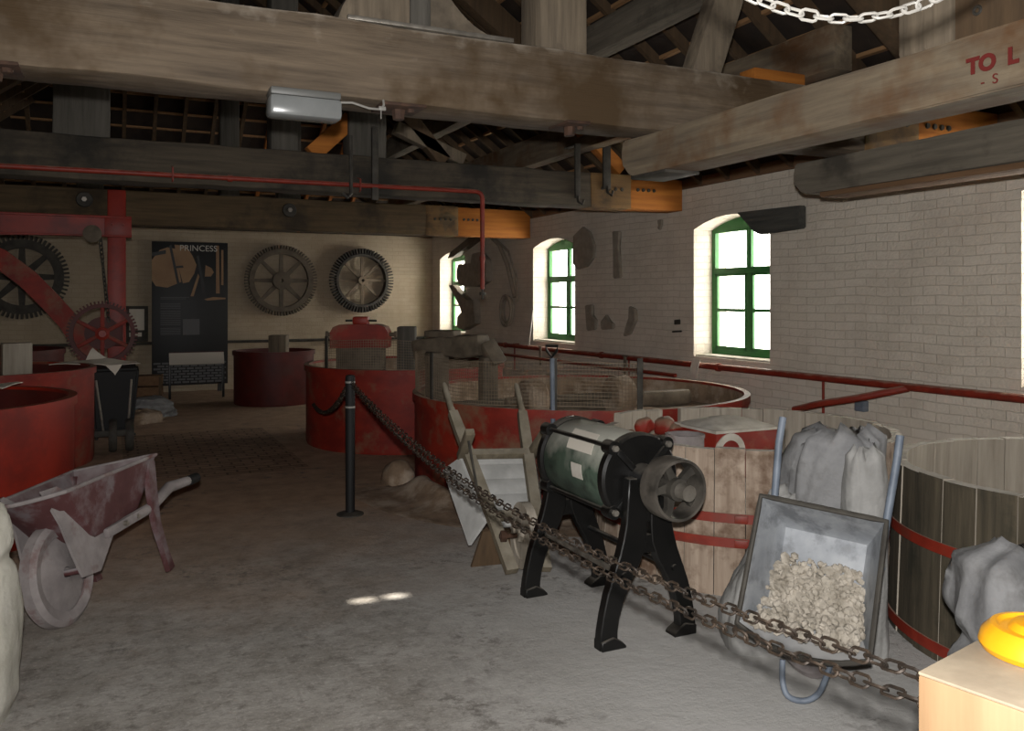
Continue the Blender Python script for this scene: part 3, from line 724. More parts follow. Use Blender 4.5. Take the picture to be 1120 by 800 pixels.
out = [(-w, -.14), (-w, .03), (-w+.03, .085), (-w+.1, .11), (w-.1, .11), (w-.03, .085), (w, .03), (w, -.14)]
b.prism([V(p.x, p.y, p.z)+RT*x+V(0, 0, z)-FW*.15 for x, z in out], FW*.3); b.rough(.006, 9); bd = b.build('body', M_['red_dusty'], t)
b = MB(); b.box(p+V(0, 0, .15), (.17, .14, .09), Matrix.Rotation(-YAW, 3, 'Z'), .02); b.build('cap', M_['red'], t)
b = MB(); b.cyl(p-RT*.17+V(0, 0, .15), p+RT*.17+V(0, 0, .15), .012, None, 8); b.build('cap_bolt', M_['iron'], t)
for sg in (-1, 1):
    b = MB(); b.cyl(p+RT*sg*.3, p+RT*sg*.36, .022, None, 8); b.cyl(p+RT*sg*.36, p+RT*sg*.385, .036, None, 8); b.build('side_bolt', M_['iron_brown'], t)
b = MB(); b.box(V(p.x, p.y, (.49+p.z-.14)/2), (.5, .24, p.z-.14-.49), Matrix.Rotation(-YAW, 3, 'Z'), .01); b.build('pedestal', M_['iron_brown'], t)
p = at_d(445, 369, 9.5); b = MB(); b.box(V(p.x, p.y, (.49+p.z+.12)/2), (.2, .2, p.z+.12-.49), Matrix.Rotation(-YAW, 3, 'Z'), .012); b.rough(.004, 8)
tag(b.build('timber_stub', M_['postZd']), 'square brown timber stub rising from the pan behind the bollard', 'timber stub')
p = at_d(305, 379, 13.3); b = MB(); b.box(V(p.x, p.y, .83), (.27, .22, .42), Matrix.Rotation(-YAW, 3, 'Z'), .012); b.rough(.004, 8)
tag(b.build('timber_stub', M_['postZ']), 'square timber stub standing in the dark pan against the back wall', 'timber stub')
p = at_d(18, 399, 8.85); b = MB(); b.box(V(p.x, p.y, .92), (.27, .2, .45), Matrix.Rotation(.2, 3, 'Z'), .01); b.rough(.004, 8)
tag(b.build('timber_stub', M_['stave_in']), 'pale wooden block standing in the pan at the left edge', 'timber stub')
def cloth(name, label, cat, pts, mat, th=.006):
    b = MB(); vs = [b.bm.verts.new(Vector(p)) for p in pts]; b.face(vs)
    bmesh.ops.triangulate(b.bm, faces=b.bm.faces[:]); bmesh.ops.subdivide_edges(b.bm, edges=b.bm.edges[:], cuts=3, use_grid_fill=True)
    b.rough(.02, 8)
    g = bmesh.ops.extrude_face_region(b.bm, geom=b.bm.faces[:])
    for v in [v for v in g['geom'] if isinstance(v, bmesh.types.BMVert)]: v.co.z -= th
    return tag(b.build(name, M_[mat]), label, cat)
cloth('paper_sheet', 'crumpled white paper lying over the rim of the left edge red pan', 'paper', [V(-1.5, 7.72, .93), V(-.75, 7.80, .93), V(-.60, 7.72, .95), V(-.72, 7.58, .925), V(-1.1, 7.7, .97)], 'paper')
# bank of trodden clay round the pans' feet
b = MB()
def bank(u, v):
    a = 3.0+1.3*u; q = 1.53+.6*v; z = max(.004, .17*(1-v)**2*(.6+.8*noise.noise(V(a*3, v*3, 4))))*min(1, 6*u, 6*(1-u))
    return V(3.92+q*math.cos(a), 6.79+q*math.sin(a), z if v < .98 else -.005)
b.grid(bank, 50, 16); tag(b.build('clay_bank', M_['clay']), 'low bank of trodden clay round the foot of the widest red pan', 'clay', kind='stuff')
b = MB(); p = at_d(436, 520, 1.6*930/(530-327.5)); b.ball(V(p.x, p.y, .06), .17, (.85, 1.0, .75), 3); b.rough(.06, 5); b.rough(.02, 14)
for v in b.bm.verts: v.co.z = max(v.co.z, 0)
tag(b.build('clay_block', M_['clay']), 'grey lump of clay on the floor between the two nearer red pans', 'block')
# ------------------------------------------------------------------ green drum mill
MX, MZ = 2.285, .755
t = thing('drum_mill', 'green cylindrical drum mill on black splayed iron legs behind the rusty chain', 'mill', (MX, 3.65, 0))
b = MB(); b.lathe([(.001, 3.42), (.19, 3.42), (.2, 3.44), (.206, 3.7), (.2, 3.98), (.19, 4.0), (.001, 4.0)], V(MX, 0, MZ), 56, 'Y'); drum = b.build('drum', M_['green_drum'], t)
for y0, y1 in ((3.37, 3.43), (3.99, 4.05)):
    b = MB(); b.lathe([(.001, y0), (.20, y0), (.212, y0+.012), (.212, y1-.01), (.2, y1), (.001, y1)], V(MX, 0, MZ), 56, 'Y')
    for a in (PI*.25, PI*.75, PI*1.25, PI*1.75):
        q = V(MX+.212*math.cos(a), 0, MZ+.212*math.sin(a)); b.cyl(q+V(0, y0-.005, 0), q+V(0, y1+.005, 0), .034, None, 16)
        n_ = V(math.cos(a), 0, math.sin(a))
        if y0 < 3.5: b.bar(V(MX, y0-.008, MZ)+n_*.06, V(MX, y0-.008, MZ)+n_*.19, .03, .02, V(0, 1, 0), .004)
    e = b.build('end_plate', M_['black'], t)
    for a in (PI*.25, PI*.75, PI*1.25, PI*1.75):
        q = V(MX+.212*math.cos(a), 0, MZ+.212*math.sin(a)); yy = y0 if y0 < 3.5 else y1; s = -1 if y0 < 3.5 else 1
        b = MB(); b.cyl(q+V(0, yy, 0), q+V(0, yy+s*.022, 0), .017, .015, 6); b.build('nut', M_['steel'], e)
for a in (PI*.25, PI*.75, PI*1.25, PI*1.75):
    q = V(MX+.218*math.cos(a), 0, MZ+.218*math.sin(a)); b = MB(); b.cyl(q+V(0, 3.42, 0), q+V(0, 4.0, 0), .011, None, 10); b.build('tie_rod', M_['black'], t)
for yy, off in ((3.30, .055), (4.07, .055)):
    legs = []
    for s in (-1, 1):
        cen = [(.06, .77), (.064, .66), (.068, .56), (.078, .48), (.105, .40), (.145, .32), (.182, .235), (.206, .15), (.218, .08), (.222, 0)]
        hw = [.052, .054, .058, .064, .06, .052, .047, .044, .045, .05]
        b = MB(); b.ribbon([V(MX+s*x, yy, z) for x, z in cen], hw, (0, off, 0))
        b.prism([V(MX+s*.265, yy-.01, 0), V(MX+s*.265, yy-.01, .045), V(MX+s*.20, yy-.01, .06), V(MX+s*.15, yy-.01, .03), V(MX+s*.135, yy-.01, .012), V(MX+s*.135, yy-.01, 0)], (0, off+.02, 0))
        bmesh.ops.bevel(b.bm, geom=[e for e in b.bm.edges if e.calc_length() > .03], offset=.005, segments=1, affect='EDGES')
        b.cyl(V(MX+s*.14, yy-.012, .33), V(MX+s*.14, yy, .33), .017, None, 10)
        b.build('leg', M_['black'], t)
    b = MB(); n = 14
    arch = [V(MX+.12*math.cos(a), yy+.004, .36+.06*math.sin(a)) for a in [PI*k/n for k in range(n+1)]]
    top = [V(MX-.1, yy+.004, .50), V(MX+.1, yy+.004, .50)]
    b.prism(arch+top, (0, off-.008, 0)); b.bx(MX-.1, MX+.1, yy+.004, yy+off-.004, .56, .62, .01)
    b.cyl(V(MX, yy-.03, MZ), V(MX, yy+off+.02, MZ), .07, None, 24)
    b.bx(MX-.07, MX+.07, yy, yy+off, .6, MZ+.02, .012); b.build('bearing_bracket', M_['black'], t)
for s in (-1, 1):
    b = MB(); b.cyl(V(MX+s*.14, 3.33, .33), V(MX+s*.14, 4.1, .33), .014, None, 10); b.build('tie_bar', M_['steel'] if s < 0 else M_['black'], t)
b = MB(); b.lathe([(.001, 3.0), (.036, 3.0), (.036, 3.06), (.024, 3.065), (.024, 4.16), (.001, 4.16)], V(MX, 0, MZ), 20, 'Y'); b.build('shaft', M_['steel'], t)
b = MB(); py0, py1 = 3.06, 3.18; b.lathe([(.137, py0), (.14, py0+.01), (.142, (py0+py1)/2), (.14, py1-.01), (.137, py1), (.125, py1), (.125, py0), (.137, py0)], V(MX, 0, MZ), 56, 'Y')
pl = b.build('pulley', M_['pulley_iron'], t)
for k in range(5):
    a = 2*PI*k/5+.5; b = MB()
    c = [V(MX+q*math.cos(a+w), 3.105, MZ+q*math.sin(a+w)) for q, w in ((.04, 0), (.065, .12), (.095, .18), (.128, .12))]
    b.ribbon(c, [.022, .018, .016, .02], (0, .03, 0)); b.build('spoke', M_['iron'], pl)
b = MB(); b.lathe([(.024, 3.07), (.05, 3.07), (.05, 3.17), (.024, 3.17)], V(MX, 0, MZ), 24, 'Y'); b.build('hub', M_['iron'], pl)
# papers stuck on the drum
def on_drum(a0, a1, y0, y1, skew, r=.2085):
    return lambda u, v: V(MX+r*math.cos(a0+(a1-a0)*v), y0+(y1-y0)*u+skew*v, MZ+r*math.sin(a0+(a1-a0)*v))
b = MB(); b.grid(on_drum(2.66, 2.10, 3.52, 3.76, .05), 6, 8); g = bmesh.ops.extrude_face_region(b.bm, geom=b.bm.faces[:])
for v in [v for v in g['geom'] if isinstance(v, bmesh.types.BMVert)]: v.co += (v.co-V(MX, v.co.y, MZ)).normalized()*.002
b.build('paper_notice', M_['paper'], drum)
b = MB(); b.grid(on_drum(3.28, 2.95, 3.56, 3.66, .02), 5, 6); g = bmesh.ops.extrude_face_region(b.bm, geom=b.bm.faces[:])
for v in [v for v in g['geom'] if isinstance(v, bmesh.types.BMVert)]: v.co += (v.co-V(MX, v.co.y, MZ)).normalized()*.002
b.build('torn_label', M_['dust'], drum)

# ------------------------------------------------------------------ wheelbarrows
def barrow_tray(b, Lt, zn, zb, wn, wb, bot0, bot1, zbot, wbot, th=.012, nose_bulge=.0):
    """open pan: rim ring and floor ring, walls with thickness"""
    def ring(x0, x1, z0, z1, w0, w1, bul, off=0.0):
        pts = []
        n = 10
        for k in range(n+1): s = -1+2*k/n; pts.append(V(x0-bul*(1-s*s)+off, (w0-off)*s, z0))
        for k in range(1, n): s = k/n; pts.append(V(x0+(x1-x0)*s, (w0+(w1-w0)*s-off), z0+(z1-z0)*s))
        for k in range(n+1): s = 1-2*k/n; pts.append(V(x1-off, (w1-off)*s, z1))
        for k in range(1, n): s = 1-k/n; pts.append(V(x0+(x1-x0)*s, -(w0+(w1-w0)*s-off), z0+(z1-z0)*s))
        return pts
    rim = ring(0, Lt, zn, zb, wn, wb, nose_bulge); flo = ring(bot0, bot1, zbot, zbot, wbot, wbot, nose_bulge*.5)
    rimi = ring(0, Lt, zn, zb, wn, wb, nose_bulge, th); floi = [p+V(0, 0, th) for p in ring(bot0, bot1, zbot, zbot, wbot, wbot, nose_bulge*.5, th)]
    def loops(A, B_):
        n = len(A)
        for k in range(n): b.face([A[k], A[(k+1) % n], B_[(k+1) % n], B_[k]])
    def lerp(A, B_, t): return [p.lerp(q, t) for p, q in zip(A, B_)]
    mk_ = lambda pts: [b.bm.verts.new(p) for p in pts]
    o = [mk_(lerp(rim, flo, t)) for t in (0, .33, .66, .92)]; o.append(mk_(lerp(rim, lerp(flo, [V((bot0+bot1)/2, 0, zbot)]*len(flo), .06), 1)))
    i = [mk_(lerp(rimi, floi, t)) for t in (0, .33, .66, .92)]; i.append(mk_(lerp(rimi, lerp(floi, [V((bot0+bot1)/2, 0, zbot+th)]*len(flo), .06), 1)))
    for k in range(4): loops(o[k], o[k+1]); loops(i[k], i[k+1])
    loops(o[0], i[0]); b.face(o[-1]); b.face(i[-1])
    return rim
def rim_tube(b, rim, r): b.tube(rim, r, 8, True)
# maroon wheelbarrow on the left (local: x from wheel to handles)
W0 = V(-.165, 4.72, 0); A0 = V(.48, .877, 0)
Mb = Matrix.Translation(W0) @ Matrix.Rotation(math.atan2(A0.y, A0.x), 4, 'Z') @ Matrix.Rotation(math.radians(-2.5), 4, 'Y') @ Matrix.Rotation(math.radians(-12), 4, 'X')
t = thing('wheelbarrow', 'maroon dust-covered wheelbarrow standing by the left edge red pan', 'wheelbarrow', W0)
b = MB(); rim = barrow_tray(b, .80, .66, .645, .20, .25, .22, .62, .37, .16, nose_bulge=.10); b.xf(Matrix.Translation((-.10, 0, 0))); b.xf(Mb); tr = b.build('tray', M_['maroon'], t)
b = MB(); rim_tube(b, [p+V(-.10, 0, 0) for p in rim], .011); b.xf(Mb); b.build('rolled_rim', M_['greydust'], tr)
b = MB(); b.lathe([(.18, -.035), (.225, -.045), (.25, -.025), (.252, .025), (.225, .045), (.18, .035)], V(0, 0, .25), 40, 'Y'); b.xf(Mb); wh = b.build('wheel', M_['greydust'], t)
b = MB(); b.lathe([(.03, -.05), (.10, -.035), (.185, -.02), (.185, .02), (.10, .035), (.03, .05)], V(0, 0, .25), 32, 'Y'); b.xf(Mb); b.build('wheel_disc', M_['greydust'], wh)
b = MB(); b.cyl(V(0, -.13, .25), V(0, .13, .25), .016, None, 10); b.xf(Mb); b.build('axle', M_['maroon'], wh)
for s in (-1, 1):
    b = MB(); b.prism([V(-.14, s*.10, .69), V(-.07, s*.13, .69), V(.33, s*.13, .41), V(.34, s*.13, .36), V(.12, s*.13, .20), V(-.03, s*.13, .22), V(-.05, s*.12, .34), V(-.07, s*.11, .5)], (0, s*.014, 0)); b.rough(.004, 9); b.xf(Mb); b.build('wheel_bracket', M_['greydust'], t)
    b = MB(); b.tube([V(.25, s*.15, .36), V(.62, s*.2, .37), V(.80, s*.23, .43), V(1.02, s*.25, .41)], [.026, .03, .034, .028], 10); b.xf(Mb); hd = b.build('handle', M_['greydust'], t)
    b = MB(); b.tube([V(1.0, s*.25, .41), V(1.1, s*.258, .405)], .031, 10); b.xf(Mb); b.build('grip', M_['blackm'], hd)
    b = MB(); b.ribbon([V(.66, s*.21, .62), V(.62, s*.205, .45), V(.60, s*.20, .28), V(.62, s*.20, .12), V(.64, s*.20, .0)], [.035, .04, .03, .024, .03], (0, s*.03, 0)); b.xf(Mb); b.build('leg', M_['maroon'], t)
    b = MB(); b.bar(V(.2, s*.165, .36), V(.64, s*.2, .37), .03, .05, None, .005); b.xf(Mb); ra = b.build('side_rail', M_['greydust'], t)
    for xx in (.34, .46):
        b = MB(); b.cyl(V(xx, s*.185, .365), V(xx, s*.21, .365), .015, .013, 8); b.xf(Mb); b.build('bolt', M_['steel'], ra)

# zinc barrow stood on its nose, tray facing the gangway
pL, pR = at_d(838, 551, 3.5), at_d(978, 569, 3.25); bL, bR = at_d(797, 690, 3.40), at_d(944, 714, 3.16)
mid_b, mid_t = (bL+bR)/2, (pL+pR)/2
ux = (mid_t-mid_b).normalized(); uy = -((pR-pL)+(bR-bL)).normalized()
ux = (ux+(ux-uy*ux.dot(uy)).normalized()).normalized(); uy = (uy-ux*uy.dot(ux)).normalized(); uz = ux.cross(uy).normalized()
if uz.dot(FW) > 0: uy = -uy; uz = -uz
ux = uy.cross(uz).normalized()
Mz = Matrix((ux, uy, uz)).transposed().to_4x4(); Mz.translation = mid_b+RT*.028
Lt = (mid_t-mid_b).length; wn = (bR-bL).length/2; wb = (pR-pL).length/2
t = thing('wheelbarrow', 'zinc-grey wheelbarrow stood up on its nose with pale stone chips in the tray', 'wheelbarrow', (mid_b.x, mid_b.y, 0))
b = MB(); rim = barrow_tray(b, Lt, 0, 0, wn, wb, .10, Lt-.075, -.19, wn-.07, th=.008, nose_bulge=.06); b.xf(Mz); tr = b.build('tray', M_['zinc'], t)
b = MB(); rim_tube(b, rim, .011); b.xf(Mz); b.build('rolled_rim', M_['iron'], tr)
for s in (-1, 1):
    b = MB(); b.tube([V(.0, s*.13, -.2), V(.3, s*.17, -.2), V(Lt-.05, s*.22, -.17), V(Lt+.25, s*.235, -.12), V(Lt+.36, s*.235, -.115)], .016, 10); b.xf(Mz); b.build('handle', M_['bluegrey'], t)
    b = MB(); b.tube([V(Lt*.55, s*.17, -.2), V(Lt*.62, s*.19, -.40), V(Lt*.7, s*.2, -.42)], .014, 8); b.xf(Mz); b.build('leg', M_['bluegrey'], t)
# nose hoop reaching the floor, and the wheel behind it
c = mid_b+V(0, 0, 0)
hp0 = [at_d(856, 722, 3.42), at_d(856, 745, 3.40), at_d(862, 762, 3.37), at_d(880, 769.5, 3.36), at_d(896, 758, 3.34), at_d(906, 734, 3.33), at_d(910, 720, 3.33)]
for p in hp0: p.z = max(p.z, .012)
hp = []
for i in range(len(hp0)-1):
    g0, g1, g2, g3 = hp0[max(i-1, 0)], hp0[i], hp0[i+1], hp0[min(i+2, len(hp0)-1)]
    for w in (0, .25, .5, .75): hp.append(.5*((2*g1)+(g2-g0)*w+(2*g0-5*g1+4*g2-g3)*w*w+(3*g1-g0-3*g2+g3)*w**3))
hp.append(hp0[-1])
b = MB(); b.tube(hp, .012, 10); b.build('nose_hoop', M_['bluegrey'], t)
wc = at_d(884, 716, 3.62); wc.z = .185
dirw = V(RT.x, RT.y, 0)
Mw = Matrix.Translation(wc) @ Matrix.Rotation(math.atan2(dirw.y, dirw.x)+.5+PI/2, 4, 'Z')
b = MB(); b.lathe([(.11, -.03), (.16, -.04), (.185, -.022), (.185, .022), (.16, .04), (.11, .03)], V(0, 0, 0), 32, 'Y'); b.xf(Mw); wh = b.build('wheel', M_['greydust'], t)
b = MB(); b.lathe([(.001, -.05), (.03, -.05), (.05, -.02), (.115, -.012), (.115, .012), (.05, .02), (.03, .05), (.001, .05)], V(0, 0, 0), 24, 'Y'); b.xf(Mw); b.build('wheel_disc', M_['zinc'], wh)
# stone chips lying in the nose of that tray
b = MB(); rs = random.Random(11)
up_l = (Mz.to_3x3().inverted() @ V(0, 0, 1))
for k in range(520):
    x = rs.random()**1.25*.30+.012; y = rs.uniform(-1, 1)*(.21-.3*max(0, x-.13)); 
    hgt = max(.012, (.12-.40*abs(x-.07)-.16*abs(y)))*rs.uniform(.5, 1)
    zf = -.18+.09*max(0, (.10-x)/.10)*1.6
    r = rs.uniform(.009, .023)
    tb = bmesh.new(); bmesh.ops.create_icosphere(tb, subdivisions=1, radius=r)
    sc_ = V(rs.uniform(.8, 1.3), rs.uniform(.7, 1.2), rs.uniform(.55, .9)); q = rs.uniform(0, 6)
    for v in tb.verts: v.co = Vector((v.co.x*sc_.x, v.co.y*sc_.y, v.co.z*sc_.z))*rs.uniform(.8, 1.15)
    b.merge(tb, Mz @ Matrix.Translation((x, y, zf+hgt)) @ Matrix.Rotation(q, 4, V(rs.random(), rs.random(), .3).normalized()))
b.grid(lambda u, v: Mz @ V(.01+.29*u, -.2+.4*v, -.185+.07*math.sin(PI*min(1, u*1.15))**.7*math.sin(PI*v)**.5+.012*noise.noise(V(u*9, v*9, 1))), 18, 20)
tag(b.build('stone_chips', M_['stone'], flat=True), 'heap of pale stone chips lying in the zinc wheelbarrow tray', 'stone', kind='stuff')

# old wooden barrow stood on end against the mesh guard
P0, P1 = V(2.20, 4.47, .15), V(2.37, 5.50, 1.03)
U = (P1-P0).normalized(); S = V(.96, -.08, 0); S = (S-U*S.dot(U)).normalized(); Nn = S.cross(U).normalized()
if Nn.y > 0: Nn = -Nn
Mo = Matrix((U, S, Nn)).transposed().to_4x4(); Mo.translation = P0
t = thing('wooden_barrow', 'old wooden barrow stood on end with white dusted boards, left of the green mill', 'barrow', (P0.x, P0.y, 0))
for s in (-1, 1):
    b = MB(); b.ribbon([V(-.16, s*.10, -.022), V(.25, s*.145, -.022), V(.9, s*.225, -.022), V(1.06, s*.245, -.022)], [.036, .034, .034, .03], (0, 0, .045)); b.xf(Mo); rl = b.build('shaft', M_['barrow_wood'], t)
    b = MB(); b.tube([V(1.05, s*.244, 0), V(1.10, s*.25, 0), V(1.30, s*.262, 0), V(1.33, s*.262, 0)], [.026, .021, .02, .012], 10); b.xf(Mo); b.build('handle', M_['barrow_wood'], rl)
    b = MB(); b.bar(V(.72, s*.235, -.05), V(.66, s*.25, .26), .06, .05, V(1, 0, 0), .008); b.xf(Mo); lg = b.build('leg', M_['barrow_wood'], t)
    b = MB(); b.tube([V(.38, s*.2, .01), V(.64, s*.252, .2)], .009, 6); b.xf(Mo); b.build('iron_stay', M_['iron'], lg)
    b = MB(); b.prism([V(.20, s*.17, -.03), V(.70, s*.235, -.03), V(.74, s*.31, -.20), V(.16, s*.24, -.20)], (0, s*.018, .0)); b.xf(Mo); b.build('side_board', M_['barrow_board'], t)
for x in (.22, .70):
    b = MB(); b.bar(V(x, -(.12+.1*x), .0), V(x, .12+.1*x, .0), .05, .05, V(0, 0, 1), .004); b.xf(Mo); b.build('cross_rail', M_['barrow_wood'], t)
b = MB()
for k in range(5):
    x0 = .17+k*.118; b.box(V(x0+.056, 0, -.04), (.113, .30+.12*x0, .02), None, .003)
b.xf(Mo); b.build('bed_boards', M_['barrow_board'], t)
b = MB(); b.prism([V(.15, -.2, -.05), V(.15, .2, -.05), V(.0, .27, -.30), V(.0, -.27, -.30)], (.02, 0, -.006)); b.xf(Mo); b.build('front_board', M_['rafter'], t)
b = MB(); b.lathe([(.14, -.022), (.19, -.026), (.192, .026), (.14, .022), (.14, -.022)], V(.03, 0, .07), 36, 'Y'); b.lathe([(.001, -.045), (.035, -.045), (.04, -.014), (.145, -.01), (.145, .01), (.04, .014), (.035, .045), (.001, .045)], V(.03, 0, .07), 30, 'Y'); b.xf(Mo); wh = b.build('wheel', M_['stave_in'], t)
b = MB(); b.cyl(V(.03, -.15, .07), V(.03, .15, .07), .014, None, 10); b.box(V(.03, -.125, .07), (.05, .04, .05), None, .005); b.box(V(.03, .125, .07), (.05, .04, .05), None, .005); b.xf(Mo); b.build('axle', M_['rust'], wh)

# ------------------------------------------------------------------ sacks
def sack(label, c, w, d, h, mat, prof, seed, lean=(0, 0), rot=0, fold=.05, group='sacks', nk=0.0, fine=.012):
    b = MB(); nu, nv = 64, 46
    def P(z):
        for (z0, r0), (z1, r1) in zip(prof[:-1], prof[1:]):
            if z0 <= z <= z1:
                q = (z-z0)/(z1-z0); q = q*q*(3-2*q); return r0+(r1-r0)*q
        return prof[-1][1]
    rows = []
    for j in range(nv+1):
        tt = j/nv; rr = P(tt); row = []
        for k in range(nu):
            a = 2*PI*k/nu; ca, sa = math.cos(a), math.sin(a)
            e = .72; x = math.copysign(abs(ca)**e, ca); y = math.copysign(abs(sa)**e, sa)
            n1 = noise.noise(V(x*1.5, y*1.5, tt*2.4)+V(seed, 0, 0)); n2 = 1-2*abs(noise.noise(V(x*3, y*3, tt*3.2)+V(0, seed, 3)))
            n3 = 1-2*abs(noise.noise(V(x*6+tt*2, y*6, tt*5)+V(7, seed, 3)))
            wr = math.sin(a*9+seed+3*noise.noise(V(x, y, seed)))*nk*max(0, tt-.55)
            q = rr*(1+fold*(n1*1.5+n2*.9+n3*.35)+wr)
            z = h*tt+h*fold*.9*n1*(tt > .05)*min(1, tt*3)+(.03*n2*h if tt > .8 else 0)
            p = V(x*q*w/2, y*q*d/2, 0); p.rotate(Matrix.Rotation(rot, 3, 'Z'))
            row.append(b.bm.verts.new(V(c[0]+p.x+lean[0]*tt*tt, c[1]+p.y+lean[1]*tt*tt, max(0, c[2]+z))))
        rows.append(row)
    for j in range(nv):
        for k in range(nu): b.face([rows[j][k], rows[j][(k+1) % nu], rows[j+1][(k+1) % nu], rows[j+1][k]])
    b.face(rows[0][::-1]); b.face(rows[-1])
    return tag(b.build('sack', M_[mat], ang=80), label, 'sack', group)
full = [(0, .82), (.08, 1), (.5, 1.02), (.8, .9), (.94, .6), (1, .25)]
tied = [(0, .85), (.1, 1), (.45, 1.02), (.68, .85), (.8, .55), (.86, .5), (1, .8)]
flat_ = [(0, .85), (.1, 1), (.6, 1), (.9, .92), (1, .75)]
sack('white woven sack at the left edge of the floor, in front of the maroon wheelbarrow', (-.56, 3.80, 0), .48, .42, .85, 'sack_white', [(0, .86), (.1, .98), (.4, 1.02), (.66, .95), (.70, .90), (.78, 1.0), (.92, .9), (1, .5)], 2.2, (-.02, 0), -.3, .05)
sack('big grey crumpled sack behind the upturned zinc wheelbarrow', (3.10, 3.03, 0), .45, .38, .98, 'sack_grey', [(0, .9), (.1, 1), (.55, 1.04), (.8, .95), (.95, .8), (1, .45)], 5.3, (-.02, -.12), -.6, .10)
sack('upright pale sack with pointed corner, between the grey sack and the dark tub', (3.05, 2.75, 0), .19, .19, .93, 'sack_pale', [(0, .95), (.1, 1), (.8, .98), (.95, .86), (1, .5)], 9.1, (.0, -.0), -.5, .05)
sack('slumped pale sack low against the pale tub, left of the zinc wheelbarrow', (2.76, 3.05, 0), .38, .30, .68, 'sack_pale', [(0, .95), (.1, 1.02), (.4, .95), (.75, .7), (.95, .55), (1, .3)], 3.7, (.16, -.05), -.5, .08)
sack('grey crumpled sack with a folded top, between the dark tub and the pine post', (2.92, 1.90, 0), .50, .42, .70, 'sack_grey', [(0, 1.08), (.1, 1.15), (.42, .98), (.55, .78), (.72, 1.0), (.9, .9), (1, .45)], 6.4, (.04, .0), -.7, .12)

# ------------------------------------------------------------------ bollard, rusty chain, pine post
bp = EYEV+ray(383, 563)*(1.6*930/(563-327.5))
bp = V(bp.x, bp.y, 0)
t = thing('bollard', 'slim black bollard with two white bands standing in the gangway', 'bollard', bp)
b = MB(); b.lathe([(.001, .02), (.034, .02), (.036, 1.0), (.036, 1.02), (.03, 1.035), (.001, 1.04)], bp, 28); b.build('post', M_['blackm'], t)
b = MB(); b.lathe([(.001, 0), (.10, 0), (.10, .008), (.06, .022), (.001, .024)], bp, 32); b.build('base_plate', M_['iron'], t)
for z in (.80, .985):
    b = MB(); b.lathe([(.0365, z-.007), (.0375, z-.007), (.0375, z+.007), (.0365, z+.007)], bp, 28); b.build('white_band', M_['white_plastic'], t)
post_c = V(1.428, .929, 0)
t = thing('pine_post', 'bright planed pine post in the lower right corner, nearest the camera', 'post', post_c)
Mp = Matrix.Translation(post_c) @ Matrix.Rotation(math.radians(12), 4, 'Z')
b = MB(); b.box(V(0, 0, .4735), (.262, .262, .947), None, .004); b.xf(Mp); b.build('shaft', M_['pine'], t)
b = MB(); b.box(V(0, 0, .95), (.262, .262, .006), None, .002); b.xf(Mp); b.build('sawn_top', M_['pine_top'], t)
t = thing('yellow_cap', 'round yellow plastic cap with a dark centre lying on the pine post', 'plastic cap', (1.54, .985, .953))
c = V(1.54, .985, .953); b = MB(); b.lathe([(.001, .002), (.097, .002), (.102, .012), (.097, .03), (.081, .047), (.072, .048), (.066, .042), (.053, .042), (.044, .054), (.022, .058), (.001, .058)], c, 48); b.build('disc', M_['yellow'], t)
b = MB(); b.lathe([(.001, .058), (.019, .058), (.019, .062), (.001, .063)], c, 20); b.build('dark_centre', M_['blackm'], t)
top = bp+V(.0, -.04, .985)
e1 = post_c+V(-.05, .14, .90); e2 = post_c+V(-.05, .14, .85)
b = MB(); chain(b, sagline(top, e1, .19, 40, .1), .043, .026, .0036, 1)
e_ring = e1
b.tube([e1+V(0, -.004, 0)+V(0, .016*math.cos(a), .016*math.sin(a)) for a in [2*PI*k/14 for k in range(14)]], .004, 6, True)
tag(b.build('chain', M_['chain']), 'upper rusty chain strung from the bollard past the mill to the pine post', 'chain', 'rusty barrier chains')
b = MB(); chain(b, sagline(top+V(.012, 0, -.035), e2, .20, 40, .1), .043, .026, .0036, 2)
b.tube([e2+V(0, -.004, 0)+V(0, .016*math.cos(a), .016*math.sin(a)) for a in [2*PI*k/14 for k in range(14)]], .004, 6, True)
tag(b.build('chain', M_['chain']), 'lower rusty chain hanging just below the other one, across the zinc wheelbarrow', 'chain', 'rusty barrier chains')
aE = math.atan2(9.2-9.4, 2.04-3.12); eE = V(3.12+1.128*math.cos(aE), 9.4+1.128*math.sin(aE), .47)
b = MB(); chain(b, sagline(bp+V(-.02, .04, .93), eE, .13), .05, .034, .006, 3)
tag(b.build('chain', M_['chain']), 'short sagging chain from the bollard back to the red pan behind it', 'chain', 'rusty barrier chains')
# white chain overhead
cw = at_d(925, 20.5, 1.75); a_ = .41; pts = []
for k in range(61):
    s = -.78+1.56*k/60; p = cw+RT*s; p.z = cw.z+a_*(math.cosh(s/a_)-1); pts.append(p)
pts = [p for p in pts if p.z < 2.56]
b = MB(); chain(b, pts, .030, .021, .0032, 5)
for p in (pts[0], pts[-1]): b.cyl(p-V(0, 0, .01), V(p.x, p.y, 2.59), .006, None, 6)
tag(b.build('chain', M_['white_plastic']), 'white plastic chain looped below the roof at the top right', 'chain')

